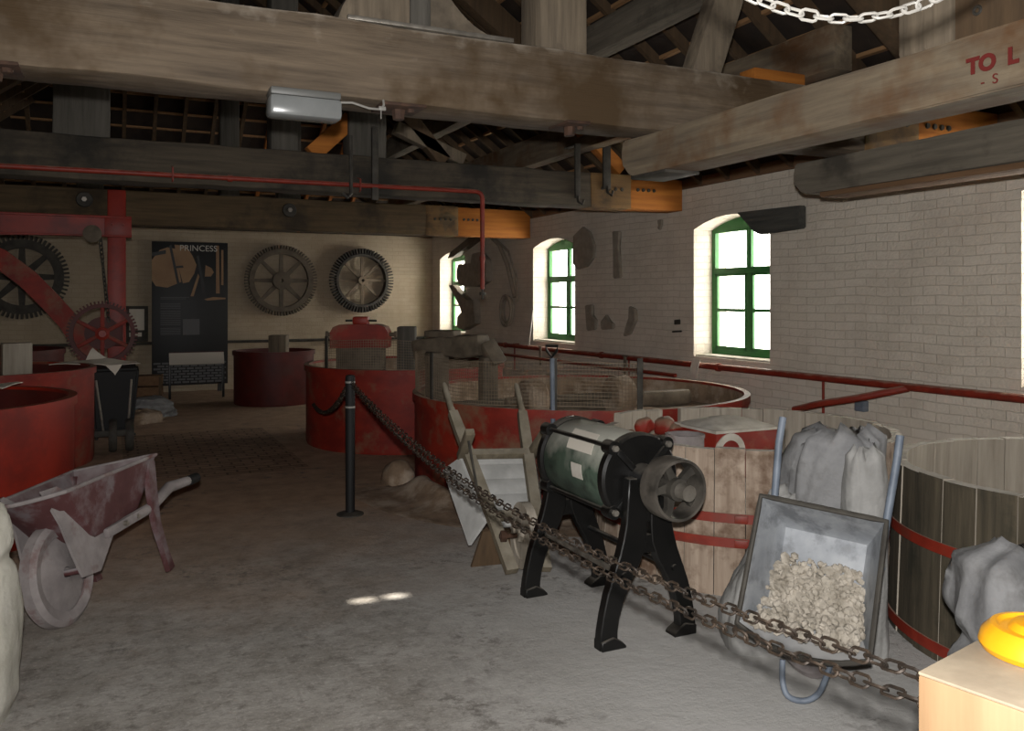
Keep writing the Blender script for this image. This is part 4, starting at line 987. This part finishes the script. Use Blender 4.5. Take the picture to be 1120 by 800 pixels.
# ------------------------------------------------------------------ strip lamp under the near truss
t = thing('strip_lamp', 'grey strip lamp with clear cover fixed under the near tie beam', 'lamp', (.83, 4.0, 2.56))
l0, l1 = at_y(293, 115, 3.97), at_y(372, 120, 3.97)
b = MB(); b.bx(l0.x+.005, l1.x-.005, 3.925, 4.045, 2.53, 2.565, .008); b.build('housing', M_['grey_plastic'], t)
b = MB(); b.bx(l0.x, l1.x, 3.915, 4.05, 2.435, 2.532, .02); b.build('cover', M_['lamp_clear'], t)
b = MB(); b.tube([V(l1.x-.01, 3.98, 2.53), V(l1.x+.06, 3.975, 2.535), V(l1.x+.14, 3.97, 2.515), V(l1.x+.20, 3.97, 2.515), V(l1.x+.215, 3.975, 2.54), V(l1.x+.215, 3.985, 2.565)], .006, 8); b.build('cable', M_['white_plastic'], t)
b = MB(); b.box(V(l1.x+.205, 3.972, 2.52), (.035, .02, .02), None, .003); b.cyl(V(l1.x+.2, 3.972, 2.51), V(l1.x+.2, 3.972, 2.47), .003, None, 6); b.build('connector', M_['white_plastic'], t)

# ------------------------------------------------------------------ pipes
def pipe(label, pts, r, m='red_pipe', clips=(), group='pipes', fit=()):
    t = thing('pipe', label, 'pipe', pts[0], group)
    P = [Vector(pts[0])]
    for i in range(1, len(pts)-1):       # round the bends
        a, o, c = Vector(pts[i-1]), Vector(pts[i]), Vector(pts[i+1]); q = min(.08, (a-o).length*.4, (c-o).length*.4)
        for s in (0, .25, .5, .75, 1): P.append((o+(a-o).normalized()*q).lerp(o, s).lerp(o.lerp(o+(c-o).normalized()*q, s), s))
    P.append(Vector(pts[-1]))
    b = MB(); b.tube(P, r, 14); b.build('run', M_[m], t)
    for (p, d) in clips:
        b = MB(); b.cyl(Vector(p)-Vector(d)*.02, Vector(p)+Vector(d)*.02, r*1.35, None, 14); b.build('coupling', M_[m], t)
    return t
yb = 7.7-.045
q0 = at_y(0, 187, yb)
t = pipe('long thin red pipe running along the second truss and dropping at its right end', [(-2.9, yb, 2.625), (3.33, yb, 2.655), (3.33, yb, 1.70)], .022, clips=[((.96, yb, 2.642), (1, 0, 0)), ((3.33, yb, 2.0), (0, 0, 1))])
b = MB(); b.cyl(V(3.33, yb, 1.70), V(3.33, yb, 1.60), .012, None, 8); b.cyl(V(3.33, yb, 1.67), V(3.33, yb, 1.64), .03, None, 10); b.build('valve', M_['iron'], t)
for x in (-1.0, .5, 2.1):
    b = MB(); b.tube([V(x, 7.7, 2.72), V(x, yb-.03, 2.70), V(x, yb-.03, 2.60), V(x, yb, 2.59)], .008, 6); b.build('hanger', M_['red_pipe'], t)
t = pipe('red pipe running the length of the whitewashed wall under the window sills', [(5.70, .2, .93), (5.70, 15.65, .86)], .032, clips=[((5.70, y, .93-.0045*y), (0, 1, 0)) for y in (3.2, 7.0, 9.3, 12.2)])
for y in (2.6, 5.6, 8.7, 11.9, 14.4):
    b = MB(); b.bar(V(5.70, y, .90), V(5.795, y, .90), .03, .03); b.cyl(V(5.72, y, .5), V(5.72, y, .89), .012, None, 8); b.build('bracket', M_['red_pipe'], t)
t = pipe('red branch pipe forking down from the wall pipe behind the wooden tubs', [(5.70, 4.7, .90), (5.50, 5.05, .79), (5.42, 5.35, .72), (5.40, 5.62, .64)], .03)
b = MB(); b.cyl(V(5.4, 5.6, .645), V(5.4, 5.6, 0), .02, None, 10); b.build('foot', M_['red_pipe'], t)
t = pipe('thin red pipe standing out from the wall above the widest pan', [(5.60, 7.6, .77), (5.60, 13.6, .73)], .022)
for y in (8.6, 10.8, 13.0):
    b = MB(); b.bar(V(5.60, y, .755), V(5.795, y, .755), .025, .025); b.cyl(V(5.6, y, .76), V(5.6, y, .66), .016, None, 8); b.cyl(V(5.6, y, .76), V(5.6, y, .92), .02, None, 8); b.bar(V(5.6, y-.05, .92), V(5.6, y+.05, .92), .02, .015); b.build('valve', M_['iron_brown'], t)
pipe('dark iron pipe running low along the cream back wall', [(-2.9, 15.72, .845), (5.6, 15.72, .85)], .025, 'iron')
p = at_x(763, 402, 5.66); b = MB(); b.grid(lambda u, v: V(5.655-.02*math.sin(v*3)+.01*noise.noise(V(u*4, v*4, 1)), p.y-.06+.13*u+.04*v, p.z+.09-.26*v), 8, 10)
g = bmesh.ops.extrude_face_region(b.bm, geom=b.bm.faces[:])
for v in [v for v in g['geom'] if isinstance(v, bmesh.types.BMVert)]: v.co.x -= .006
tag(b.build('rag', M_['paper']), 'pale rag tied over the wall pipe below the nearest full window', 'rag')
p = at_x(945, 444, 5.8); t = thing('junction_box', 'small blue-grey box on the whitewashed wall behind the tubs', 'junction box', (5.8, p.y, p.z))
b = MB(); b.bx(5.74, 5.80, p.y-.05, p.y+.05, p.z-.045, p.z+.045, .006); b.build('casing', M_['bluegrey'], t)
b = MB(); b.bx(5.735, 5.742, p.y-.045, p.y+.045, p.z-.04, p.z+.04, .003); b.build('lid', M_['bluegrey'], t)

# ------------------------------------------------------------------ gear wheels
def gear(name, label, c, r, ri, teeth, th, dep, spokes, rh, mrim, mspoke, group=None, cat='gear wheel', sw=.035, tl=.07, phase=0.0, dish=.0):
    c = Vector(c); t = thing(name, label, cat, c, group)
    b = MB(); b.lathe([(ri, -dep/2), (r, -dep/2), (r, dep/2), (ri, dep/2), (ri, -dep/2)], c, 72, 'Y')
    for k in range(teeth):
        a = 2*PI*k/teeth; d = V(math.cos(a), 0, math.sin(a))
        b.bar(c+d*(r-.01), c+d*(r+tl), 2*PI*r/teeth*.48, dep*.92, V(0, 1, 0))
    b.build('toothed_rim', M_[mrim], t)
    for k in range(spokes):
        a = 2*PI*k/spokes+phase; d = V(math.cos(a), 0, math.sin(a)); n_ = V(-d.z, 0, d.x)
        b = MB(); b.prism([c+d*rh*.7+n_*sw*1.2+V(0, -.02, 0), c+d*(ri+.01)+n_*sw*.8+V(0, -.02, 0), c+d*(ri+.01)-n_*sw*.8+V(0, -.02, 0), c+d*rh*.7-n_*sw*1.2+V(0, -.02, 0)], (0, .04, 0)); b.build('spoke', M_[mspoke], t)
    b = MB(); b.lathe([(.03, -dep*.55), (rh, -dep*.55), (rh, dep*.5), (.03, dep*.5), (.03, -dep*.55)], c, 32, 'Y'); b.build('hub', M_[mspoke], t)
    return t
GW = 'gear wheels hung on the back wall'
p = at_y(308, 307, 15.68); gear('gear_wheel', 'brown iron gear wheel with eight spokes, middle of the three on the back wall', (p.x, 15.72, p.z), .57, .48, 72, 0, .13, 8, .16, 'iron_brown', 'iron_brown', GW)
p = at_y(396, 307, 15.66); gear('gear_wheel', 'gear wheel with dark teeth round a pale inner flange, rightmost on the back wall', (p.x, 15.69, p.z), .50, .455, 64, 0, .18, 8, .08, 'iron', 'wire', GW, sw=.022, tl=.1, phase=PI/8*0)
p = at_y(24, 303, 15.7); gear('gear_wheel', 'dark heavy gear wheel on the back wall behind the red crane brace', (p.x, 15.70, p.z), .60, .46, 60, 0, .16, 8, .15, 'iron', 'iron', GW, sw=.05, tl=.08)

# ------------------------------------------------------------------ red wall crane on the left
CY = 11.2
t = thing('post_crane', 'red post crane with horizontal arm, curved brace and toothed winding wheel', 'crane', (.11, CY, 0))
b = MB(); b.bx(.01, .21, CY-.09, CY+.09, 0, 2.9, .012); b.build('post', M_['red'], t)
b = MB(); zA, zB = 2.34, 2.57
b.prism([V(-2.6, CY-.12, 2.30), V(-2.6, CY-.12, 2.58), V(.27, CY-.12, 2.55), V(.27, CY-.12, 2.36), V(-.3, CY-.12, 2.34)], (0, .03, 0))
b.bx(-2.6, .27, CY-.17, CY-.03, 2.555, 2.58, .004); b.bx(-2.6, .27, CY-.16, CY-.04, 2.335, 2.355, .004); b.bx(-.02, .27, CY-.14, CY-.085, 2.33, 2.58, .005); arm = b.build('arm', M_['red'], t)
for x in (.06, .18):
    b = MB(); b.cyl(V(x, CY-.14, 2.48), V(x, CY-.158, 2.48), .014, .011, 10); b.build('rivet', M_['red_pipe'], arm)
b = MB(); c = [at_y(u, v, CY-.15) for u, v in ((-90, 262), (-40, 266), (0, 283), (30, 305), (55, 330), (75, 352), (92, 378), (104, 408))]
c[0].z = 2.36
b.ribbon(c, [.11]*len(c), (0, .1, 0)); b.build('curved_brace', M_['red_dusty'], t)
p = at_y(101, 256, CY-.2); b = MB(); b.lathe([(.02, -.03), (.09, -.03), (.10, -.026), (.085, -.01), (.085, .01), (.10, .026), (.09, .03), (.02, .03)], p+V(0, -.02, 0), 24, 'Y'); b.cyl(p+V(0, -.08, 0), p+V(0, .14, 0), .022, None, 10); b.build('sheave', M_['iron_brown'], t)
b = MB(); q = at_y(119, 352, CY-.25); chain(b, [p+V(.08, -.02, -.03), q], .05, .034, .007, 8); b.build('hoist_chain', M_['iron'], t)
p = at_y(112, 365, CY-.32); b = MB()

b.lathe([(.30, -.04), (.345, -.04), (.345, .04), (.30, .04), (.30, -.04)], p, 56, 'Y')
for k in range(56):
    a = 2*PI*k/56; d = V(math.cos(a), 0, math.sin(a)); b.bar(p+d*.34, p+d*.375, .019, .07, V(0, 1, 0))
w = b.build('winding_wheel', M_['red_dark'], t)
for k in range(6):
    a = 2*PI*k/6+PI/6; d = V(math.cos(a), 0, math.sin(a)); b = MB(); b.bar(p+d*.05, p+d*.305, .045, .03, V(0, 1, 0), .006); b.build('spoke', M_['red_dusty'], w)
b = MB(); b.lathe([(.001, -.08), (.04, -.08), (.045, -.07), (.075, -.06), (.075, .05), (.001, .05)], p, 24, 'Y'); b.build('hub', M_['red'], w)
b = MB(); b.cyl(p+V(0, .05, 0), p+V(0, .5, 0), .03, None, 12); b.cyl(p+V(.0, .09, 0), p+V(0, .13, 0), .19, None, 28); b.bx(p.x-.22, p.x+.22, CY-.14, CY-.09, p.z-.16, p.z+.10, .01); b.build('winding_drum', M_['red_dark'], t)

# ------------------------------------------------------------------ information board, lectern and framed notice at the back wall
YP = 15.62
b0, b1 = at_y(166, 264, YP), at_y(249, 421, YP); X0, X1 = b0.x, b1.x; Z1, Z0 = at_y(207, 265, YP).z, at_y(207, 421, YP).z
t = thing('information_board', 'tall black information board headed PRINCESS, standing at the back wall', 'information board', ((X0+X1)/2, YP, Z0))
b = MB(); b.bx(X0, X1, YP-.02, YP+.02, Z0, Z1, .004); b.bx(X0+.1, X0+.16, YP-.02, YP+.1, 0, Z0+.05); b.bx(X1-.16, X1-.1, YP-.02, YP+.1, 0, Z0+.05); b.build('panel', M_['board_black'], t)
def bw(u, v): return V(X0+(X1-X0)*u, YP-.0225, Z1-(Z1-Z0)*v)
def patch(b, pts): b.prism([bw(*q) for q in pts], (0, .004, 0))
b = MB(); patch(b, [(.0, .13), (.10, .06), (.2, .04), (.3, .05), (.38, .28), (.2, .32), (.05, .31), (0, .27)]); patch(b, [(.29, .02), (.45, .03), (.53, .1), (.58, .16), (.55, .22), (.48, .28), (.40, .29), (.33, .15)])
patch(b, [(.70, .16), (.78, .18), (.81, .21), (.77, .24), (.69, .24)]); patch(b, [(.84, .02), (.88, .02), (.89, .36), (.84, .36)]); patch(b, [(.68, .4), (.8, .385), (.97, .39), (.97, .4), (.72, .41)]); patch(b, [(.50, .38), (.54, .38), (.62, .24), (.6, .22)])
patch(b, [(.91, .05), (.94, .05), (.94, .3), (.91, .3)]); b.build('printed_picture', M_['print_tan'], t)
b = MB()
for pts in ([(0, .08), (.18, .06), (.18, .085), (0, .105)], [(.22, .03), (.25, .02), (.36, .3), (.33, .31)], [(.31, .17), (.4, .165), (.41, .18), (.31, .185)], [(.58, .1), (.61, .09), (.7, .34), (.66, .36)]): b.prism([bw(*q)+V(0, -.002, 0) for q in pts], (0, .004, 0))
b.build('picture_dark_bars', M_['board_black'], t)  # dark bars printed across the board's picture
b = MB(); rr = random.Random(4)
for blk, (v0, n) in enumerate(((.385, 2), (.43, 4), (.48, 6), (.545, 4), (.60, 5))):
    for k in range(n): b.prism([bw(.11, v0+k*.0105), bw(.37 if blk else .48-.04*k, v0+k*.0105), bw(.37 if blk else .48-.04*k, v0+k*.0105+.004), bw(.11, v0+k*.0105+.004)], (0, .003, 0))
b.build('text_lines', M_['print_dim'], t)
b = MB(); patch(b, [(.40, .54), (.62, .54), (.62, .65), (.40, .65)]); b.build('small_picture', M_['print_dim'], t)
b = MB()
for j in range(8):
    for i in range(9):
        u0 = .02+.108*i+(.05 if j % 2 else 0)
        if u0+.09 < 1: patch(b, [(u0, .84+j*.019), (u0+.09, .84+j*.019), (u0+.09, .853+j*.019), (u0, .853+j*.019)])
b.build('printed_bricks', M_['print_dim'], t)
rotp = Matrix(((1, 0, 0), (0, 0, -1), (0, 1, 0))).to_quaternion()
p = bw(.355, .062); text_part('PRINCESS', 'title', .145, (p.x, p.y-.002, p.z), rotp, M_['print_grey'], t, .001)
YL = 14.6; l0, l1 = at_y(185, 387, YL), at_y(245, 397, YL); zl0 = at_y(215, 398, YL).z; zl1 = at_y(215, 386, YL).z
t = thing('reading_stand', 'low reading stand with a white strip panel in front of the information board', 'stand', ((l0.x+l1.x)/2, YL, 0))
b = MB(); b.prism([V(l0.x, YL-.04, zl0), V(l1.x, YL-.04, zl0), V(l1.x, YL+.05, zl1), V(l0.x, YL+.05, zl1)], (0, .012, -.012)); b.build('panel', M_['paper'], t)
b = MB(); b.bx(l0.x, l1.x, YL+.05, YL+.065, zl1-.02, zl1+.012); b.build('red_edge', M_['red_dark'], t)
for x in (l0.x+.01, l1.x-.01):
    b = MB(); b.bx(x-.018, x+.018, YL-.01, YL+.04, 0, zl0+.02, .003); b.build('leg', M_['black'], t)
p0, p1 = at_y(137, 335, 15.74), at_y(162, 374, 15.74); t = thing('framed_notice', 'small dark framed notice on the back wall left of the information board', 'framed notice', ((p0.x+p1.x)/2, 15.74, p1.z))
b = MB(); b.bx(p0.x, p1.x, 15.73, 15.79, p1.z, p0.z, .006); b.build('frame', M_['iron'], t)
b = MB(); b.bx(p0.x+.06, p1.x-.06, 15.722, 15.732, p1.z+.2, p0.z-.05, .002); b.bx(p0.x+.06, p1.x-.1, 15.722, 15.732, p1.z+.09, p1.z+.16, .002); b.build('sheet', M_['paper'], t)

# ------------------------------------------------------------------ black sack truck and rubbish beyond the pans
t = thing('sack_truck', 'black two-wheeled hopper truck draped with pale sacking, end of the left row of pans', 'truck', (.10, 10.1, 0))
b = MB(); b.prism([V(-.12, 9.97, .2), V(-.16, 9.93, .86), V(.32, 9.93, .86), V(.26, 9.97, .2)], (0, .42, .03)); bmesh.ops.bevel(b.bm, geom=b.bm.edges[:], offset=.03, segments=3, affect='EDGES'); b.build('hopper', M_['blackm'], t)
for x0, x1 in ((-.10, -.02), (.24, .20)):
    b = MB(); b.cyl(V(x0, 9.90, .75), V(x1, 9.86, .16), .012, None, 8); b.build('strut', M_['steel'], t)
    b = MB(); b.tube([V(x0, 10.0, .8), V(x0, 10.36, .5), V(x0, 10.40, .05)], .016, 8); b.build('leg', M_['iron'], t)
for x in (.06, .22):
    b = MB(); b.lathe([(.001, -.03), (.05, -.03), (.1, -.024), (.16, -.04), (.172, -.015), (.172, .015), (.16, .04), (.1, .024), (.05, .03), (.001, .03)], V(x, 9.84, .172), 28, 'X'); b.build('wheel', M_['iron'], t)
b = MB(); b.cyl(V(-.12, 9.84, .172), V(.28, 9.84, .172), .014, None, 8); b.bar(V(-.12, 9.86, .2), V(.26, 9.86, .2), .05, .05); b.build('axle', M_['iron'], t)
cloth('sacking', 'pale sacking draped over the black hopper truck', 'sacking', [V(-.55, 10.06, .93), V(-.2, 10.2, .95), V(-.13, 10.25, 1.08), V(.0, 10.15, .96), V(.3, 10.25, .92), V(.33, 9.98, .90), V(.14, 9.92, .91), V(.08, 9.90, .80), V(.0, 9.92, .91), V(-.2, 9.95, .92)], 'paper')
p = at_d(162, 440, 12.2); t = thing('crate', 'brown wooden crate on the floor left of the information board', 'crate', (p.x, p.y, 0))
for k in range(3):
    b = MB(); b.box(V(p.x-.03, p.y, .12+.16*k), (.42, .34, .14), Matrix.Rotation(-.2, 3, 'Z'), .006); b.build('slat_course', M_['beamYb'], t)
b = MB()
for q in ((-.18, -.14), (.15, -.2), (-.18, .12), (.12, .1)): b.bx(p.x+q[0]-.02, p.x+q[0]+.02, p.y+q[1]-.02, p.y+q[1]+.02, 0, .5)
b.build('corner_posts', M_['rafter'], t)
sack('dusty folded sack heaped on the floor before the brown crate', (p.x-.02, p.y-.62, 0), .62, .5, .26, 'sack_grey', [(0, 1), (.2, 1.02), (.6, .9), (.9, .6), (1, .3)], 8.8, (0, 0), .2, .12, 'sacks')
sack('lower dark sack lying against the black hopper truck', (p.x-.14, p.y-1.25, 0), .5, .36, .17, 'clay', [(0, 1), (.3, 1.02), (.7, .85), (1, .3)], 1.8, (0, 0), .5, .12, 'sacks')
# ------------------------------------------------------------------ old iron parts hung on the whitewashed wall
def on_wall(pts, off=.0): return [at_x(u, v, 5.8-off) for u, v in pts]
def hung(name, label, cat, pts, th, mat, fn=None):
    b = MB(); P = [Vector((5.8-.005, q.y, q.z)) for q in on_wall(pts)]
    b.prism(P, (-th, 0, 0)); bmesh.ops.bevel(b.bm, geom=b.bm.edges[:], offset=min(.012, th*.25), segments=2, affect='EDGES')
    if fn: fn(b)
    return tag(b.build(name, M_[mat]), label, cat, 'old iron parts hung on the wall')
hung('charred_plank', 'charred dark plank fixed beside the top of the nearest full window', 'plank', [(813, 233), (883, 225), (883, 250), (838, 257), (832, 254)], .09, 'blackboard_wood')
hung('iron_casting', 'large rounded grey casting hung on the wall right of the middle window', 'casting', [(630, 258), (640, 248), (648, 254), (653, 268), (652, 282), (645, 292), (634, 295), (629, 288)], .045, 'wall_iron')
hung('iron_bar', 'long waisted iron bar hung upright on the wall between two windows', 'bar', [(673, 253), (681, 253), (679, 270), (682, 304), (674, 305), (675, 275)], .05, 'wall_iron')
hung('iron_bracket', 'small iron bracket with a foot, lowest row on the wall, leftmost', 'bracket', [(643, 334), (651, 333), (650, 345), (655, 350), (654, 361), (645, 362)], .05, 'wall_iron')
hung('iron_lug', 'smallest eared iron lug, lowest row on the wall, middle', 'lug', [(660, 352), (666, 344), (669, 352), (674, 354), (674, 360), (661, 361)], .05, 'wall_iron')
hung('iron_hook', 'curved flat iron hook, lowest row on the wall, rightmost', 'hook', [(691, 335), (698, 338), (699, 350), (692, 366), (685, 368), (688, 356), (692, 348)], .05, 'wall_iron')
hung('iron_hook', 'thin dark hook high on the wall under the second truss end', 'hook', [(721, 241), (726, 240), (726, 246), (724, 252), (721, 250), (723, 247)], .03, 'wall_iron')
hung('iron_plate', 'tiny dark square plate on the wall just left of the nearest full window', 'plate', [(739, 350), (745, 349.5), (745, 355), (739, 355.5)], .02, 'iron')
hung('iron_pin', 'thin horizontal iron pin in the wall below the tiny dark plate', 'pin', [(737, 362), (747, 361.5), (747, 363.5), (737, 364)], .03, 'iron')
# belt shipper arms and castings by the furthest window
hung('slanting_timber', 'slanting dark timber reaching across the top of the furthest window', 'timber', [(496, 283), (499, 276), (524, 256), (535, 257), (528, 262), (503, 281)], .12, 'iron_brown')
hung('iron_casting', 'heavy stepped casting hung right of the furthest window, upper one', 'casting', [(506, 296), (508, 289), (522, 289), (523, 278), (531, 276), (538, 284), (539, 308), (528, 314), (510, 313), (506, 305)], .12, 'wall_iron')
hung('iron_casting', 'heavy stepped casting hung right of the furthest window, lower one', 'casting', [(497, 312), (502, 312), (517, 329), (525, 328), (527, 354), (514, 361), (506, 358), (507, 346), (512, 342), (510, 335)], .12, 'wall_iron')
b = MB(); q = [at_x(u, v, 5.74) for u, v in ((536, 258), (546, 268), (555, 290), (560, 312), (563, 325))]
b.tube(q, .035, 8); cc = at_x(556, 340, 5.74)
for r_, dx in ((.19, 0), (.16, -.03), (.21, -.05)): b.tube([cc+V(dx, r_*.95*math.cos(a), r_*1.15*math.sin(a)) for a in [2*PI*k/28 for k in range(28)]], .022, 8, True)
q = [at_x(u, v, 5.74) for u, v in ((538, 258), (556, 275), (564, 300), (566, 330))]; b.tube(q, .02, 6)
tag(b.build('rope_coil', M_['wall_iron']), 'coil of old rope hung on the wall between the two further windows', 'rope', 'old iron parts hung on the wall')
# flat iron hangers on the second truss
for i, (u, v0, v1, l) in enumerate(((632, 157, 222, 'iron strap with a hooked end hanging on the second tie beam, left one'), (664, 150, 212, 'wider iron strap hanging over the bolted orange beam end, right one'))):
    p0, p1 = at_y(u, v0, 7.66), at_y(u, v1, 7.66); w = (.03, .045)[i]
    b = MB(); b.bx(p0.x-w, p0.x+w, 7.655, 7.685, p1.z+.05, p0.z, .004); b.tube([V(p0.x, 7.67, p1.z+.08), V(p0.x-.01, 7.64, p1.z+.01), V(p0.x+.03, 7.62, p1.z-.02), V(p0.x+.05, 7.62, p1.z+.03)], .015, 8)
    b.bx(p0.x-w, p0.x+w, 7.655, 7.9, p0.z-.02, p0.z, .004); b.rough(.004, 8)
    tag(b.build('iron_strap', M_['iron']), l, 'strap', 'iron straps')
p0 = at_y(383, 150, 7.67)
b = MB(); pts = [V(p0.x, 7.66, 3.1), V(p0.x, 7.645, 2.75), V(p0.x-.01, 7.60, 2.56), V(p0.x-.05, 7.58, 2.52), V(p0.x-.09, 7.59, 2.56)]
b.tube(pts, .018, 8); b.bx(p0.x+.2, p0.x+.26, 7.64, 7.69, 2.52, 3.2, .005); tag(b.build('iron_strap', M_['iron']), 'long iron stirrup with a hook, beside the dark queen post of the second truss', 'strap', 'iron straps')
# white rod leaning by the middle window
p0, p1 = at_x(578, 382, 5.70), at_x(583, 338, 5.78); b = MB(); b.cyl(p0, p1, .012, None, 8); tag(b.build('white_rod', M_['white_plastic']), 'thin white rod leaning beside the middle window', 'rod')
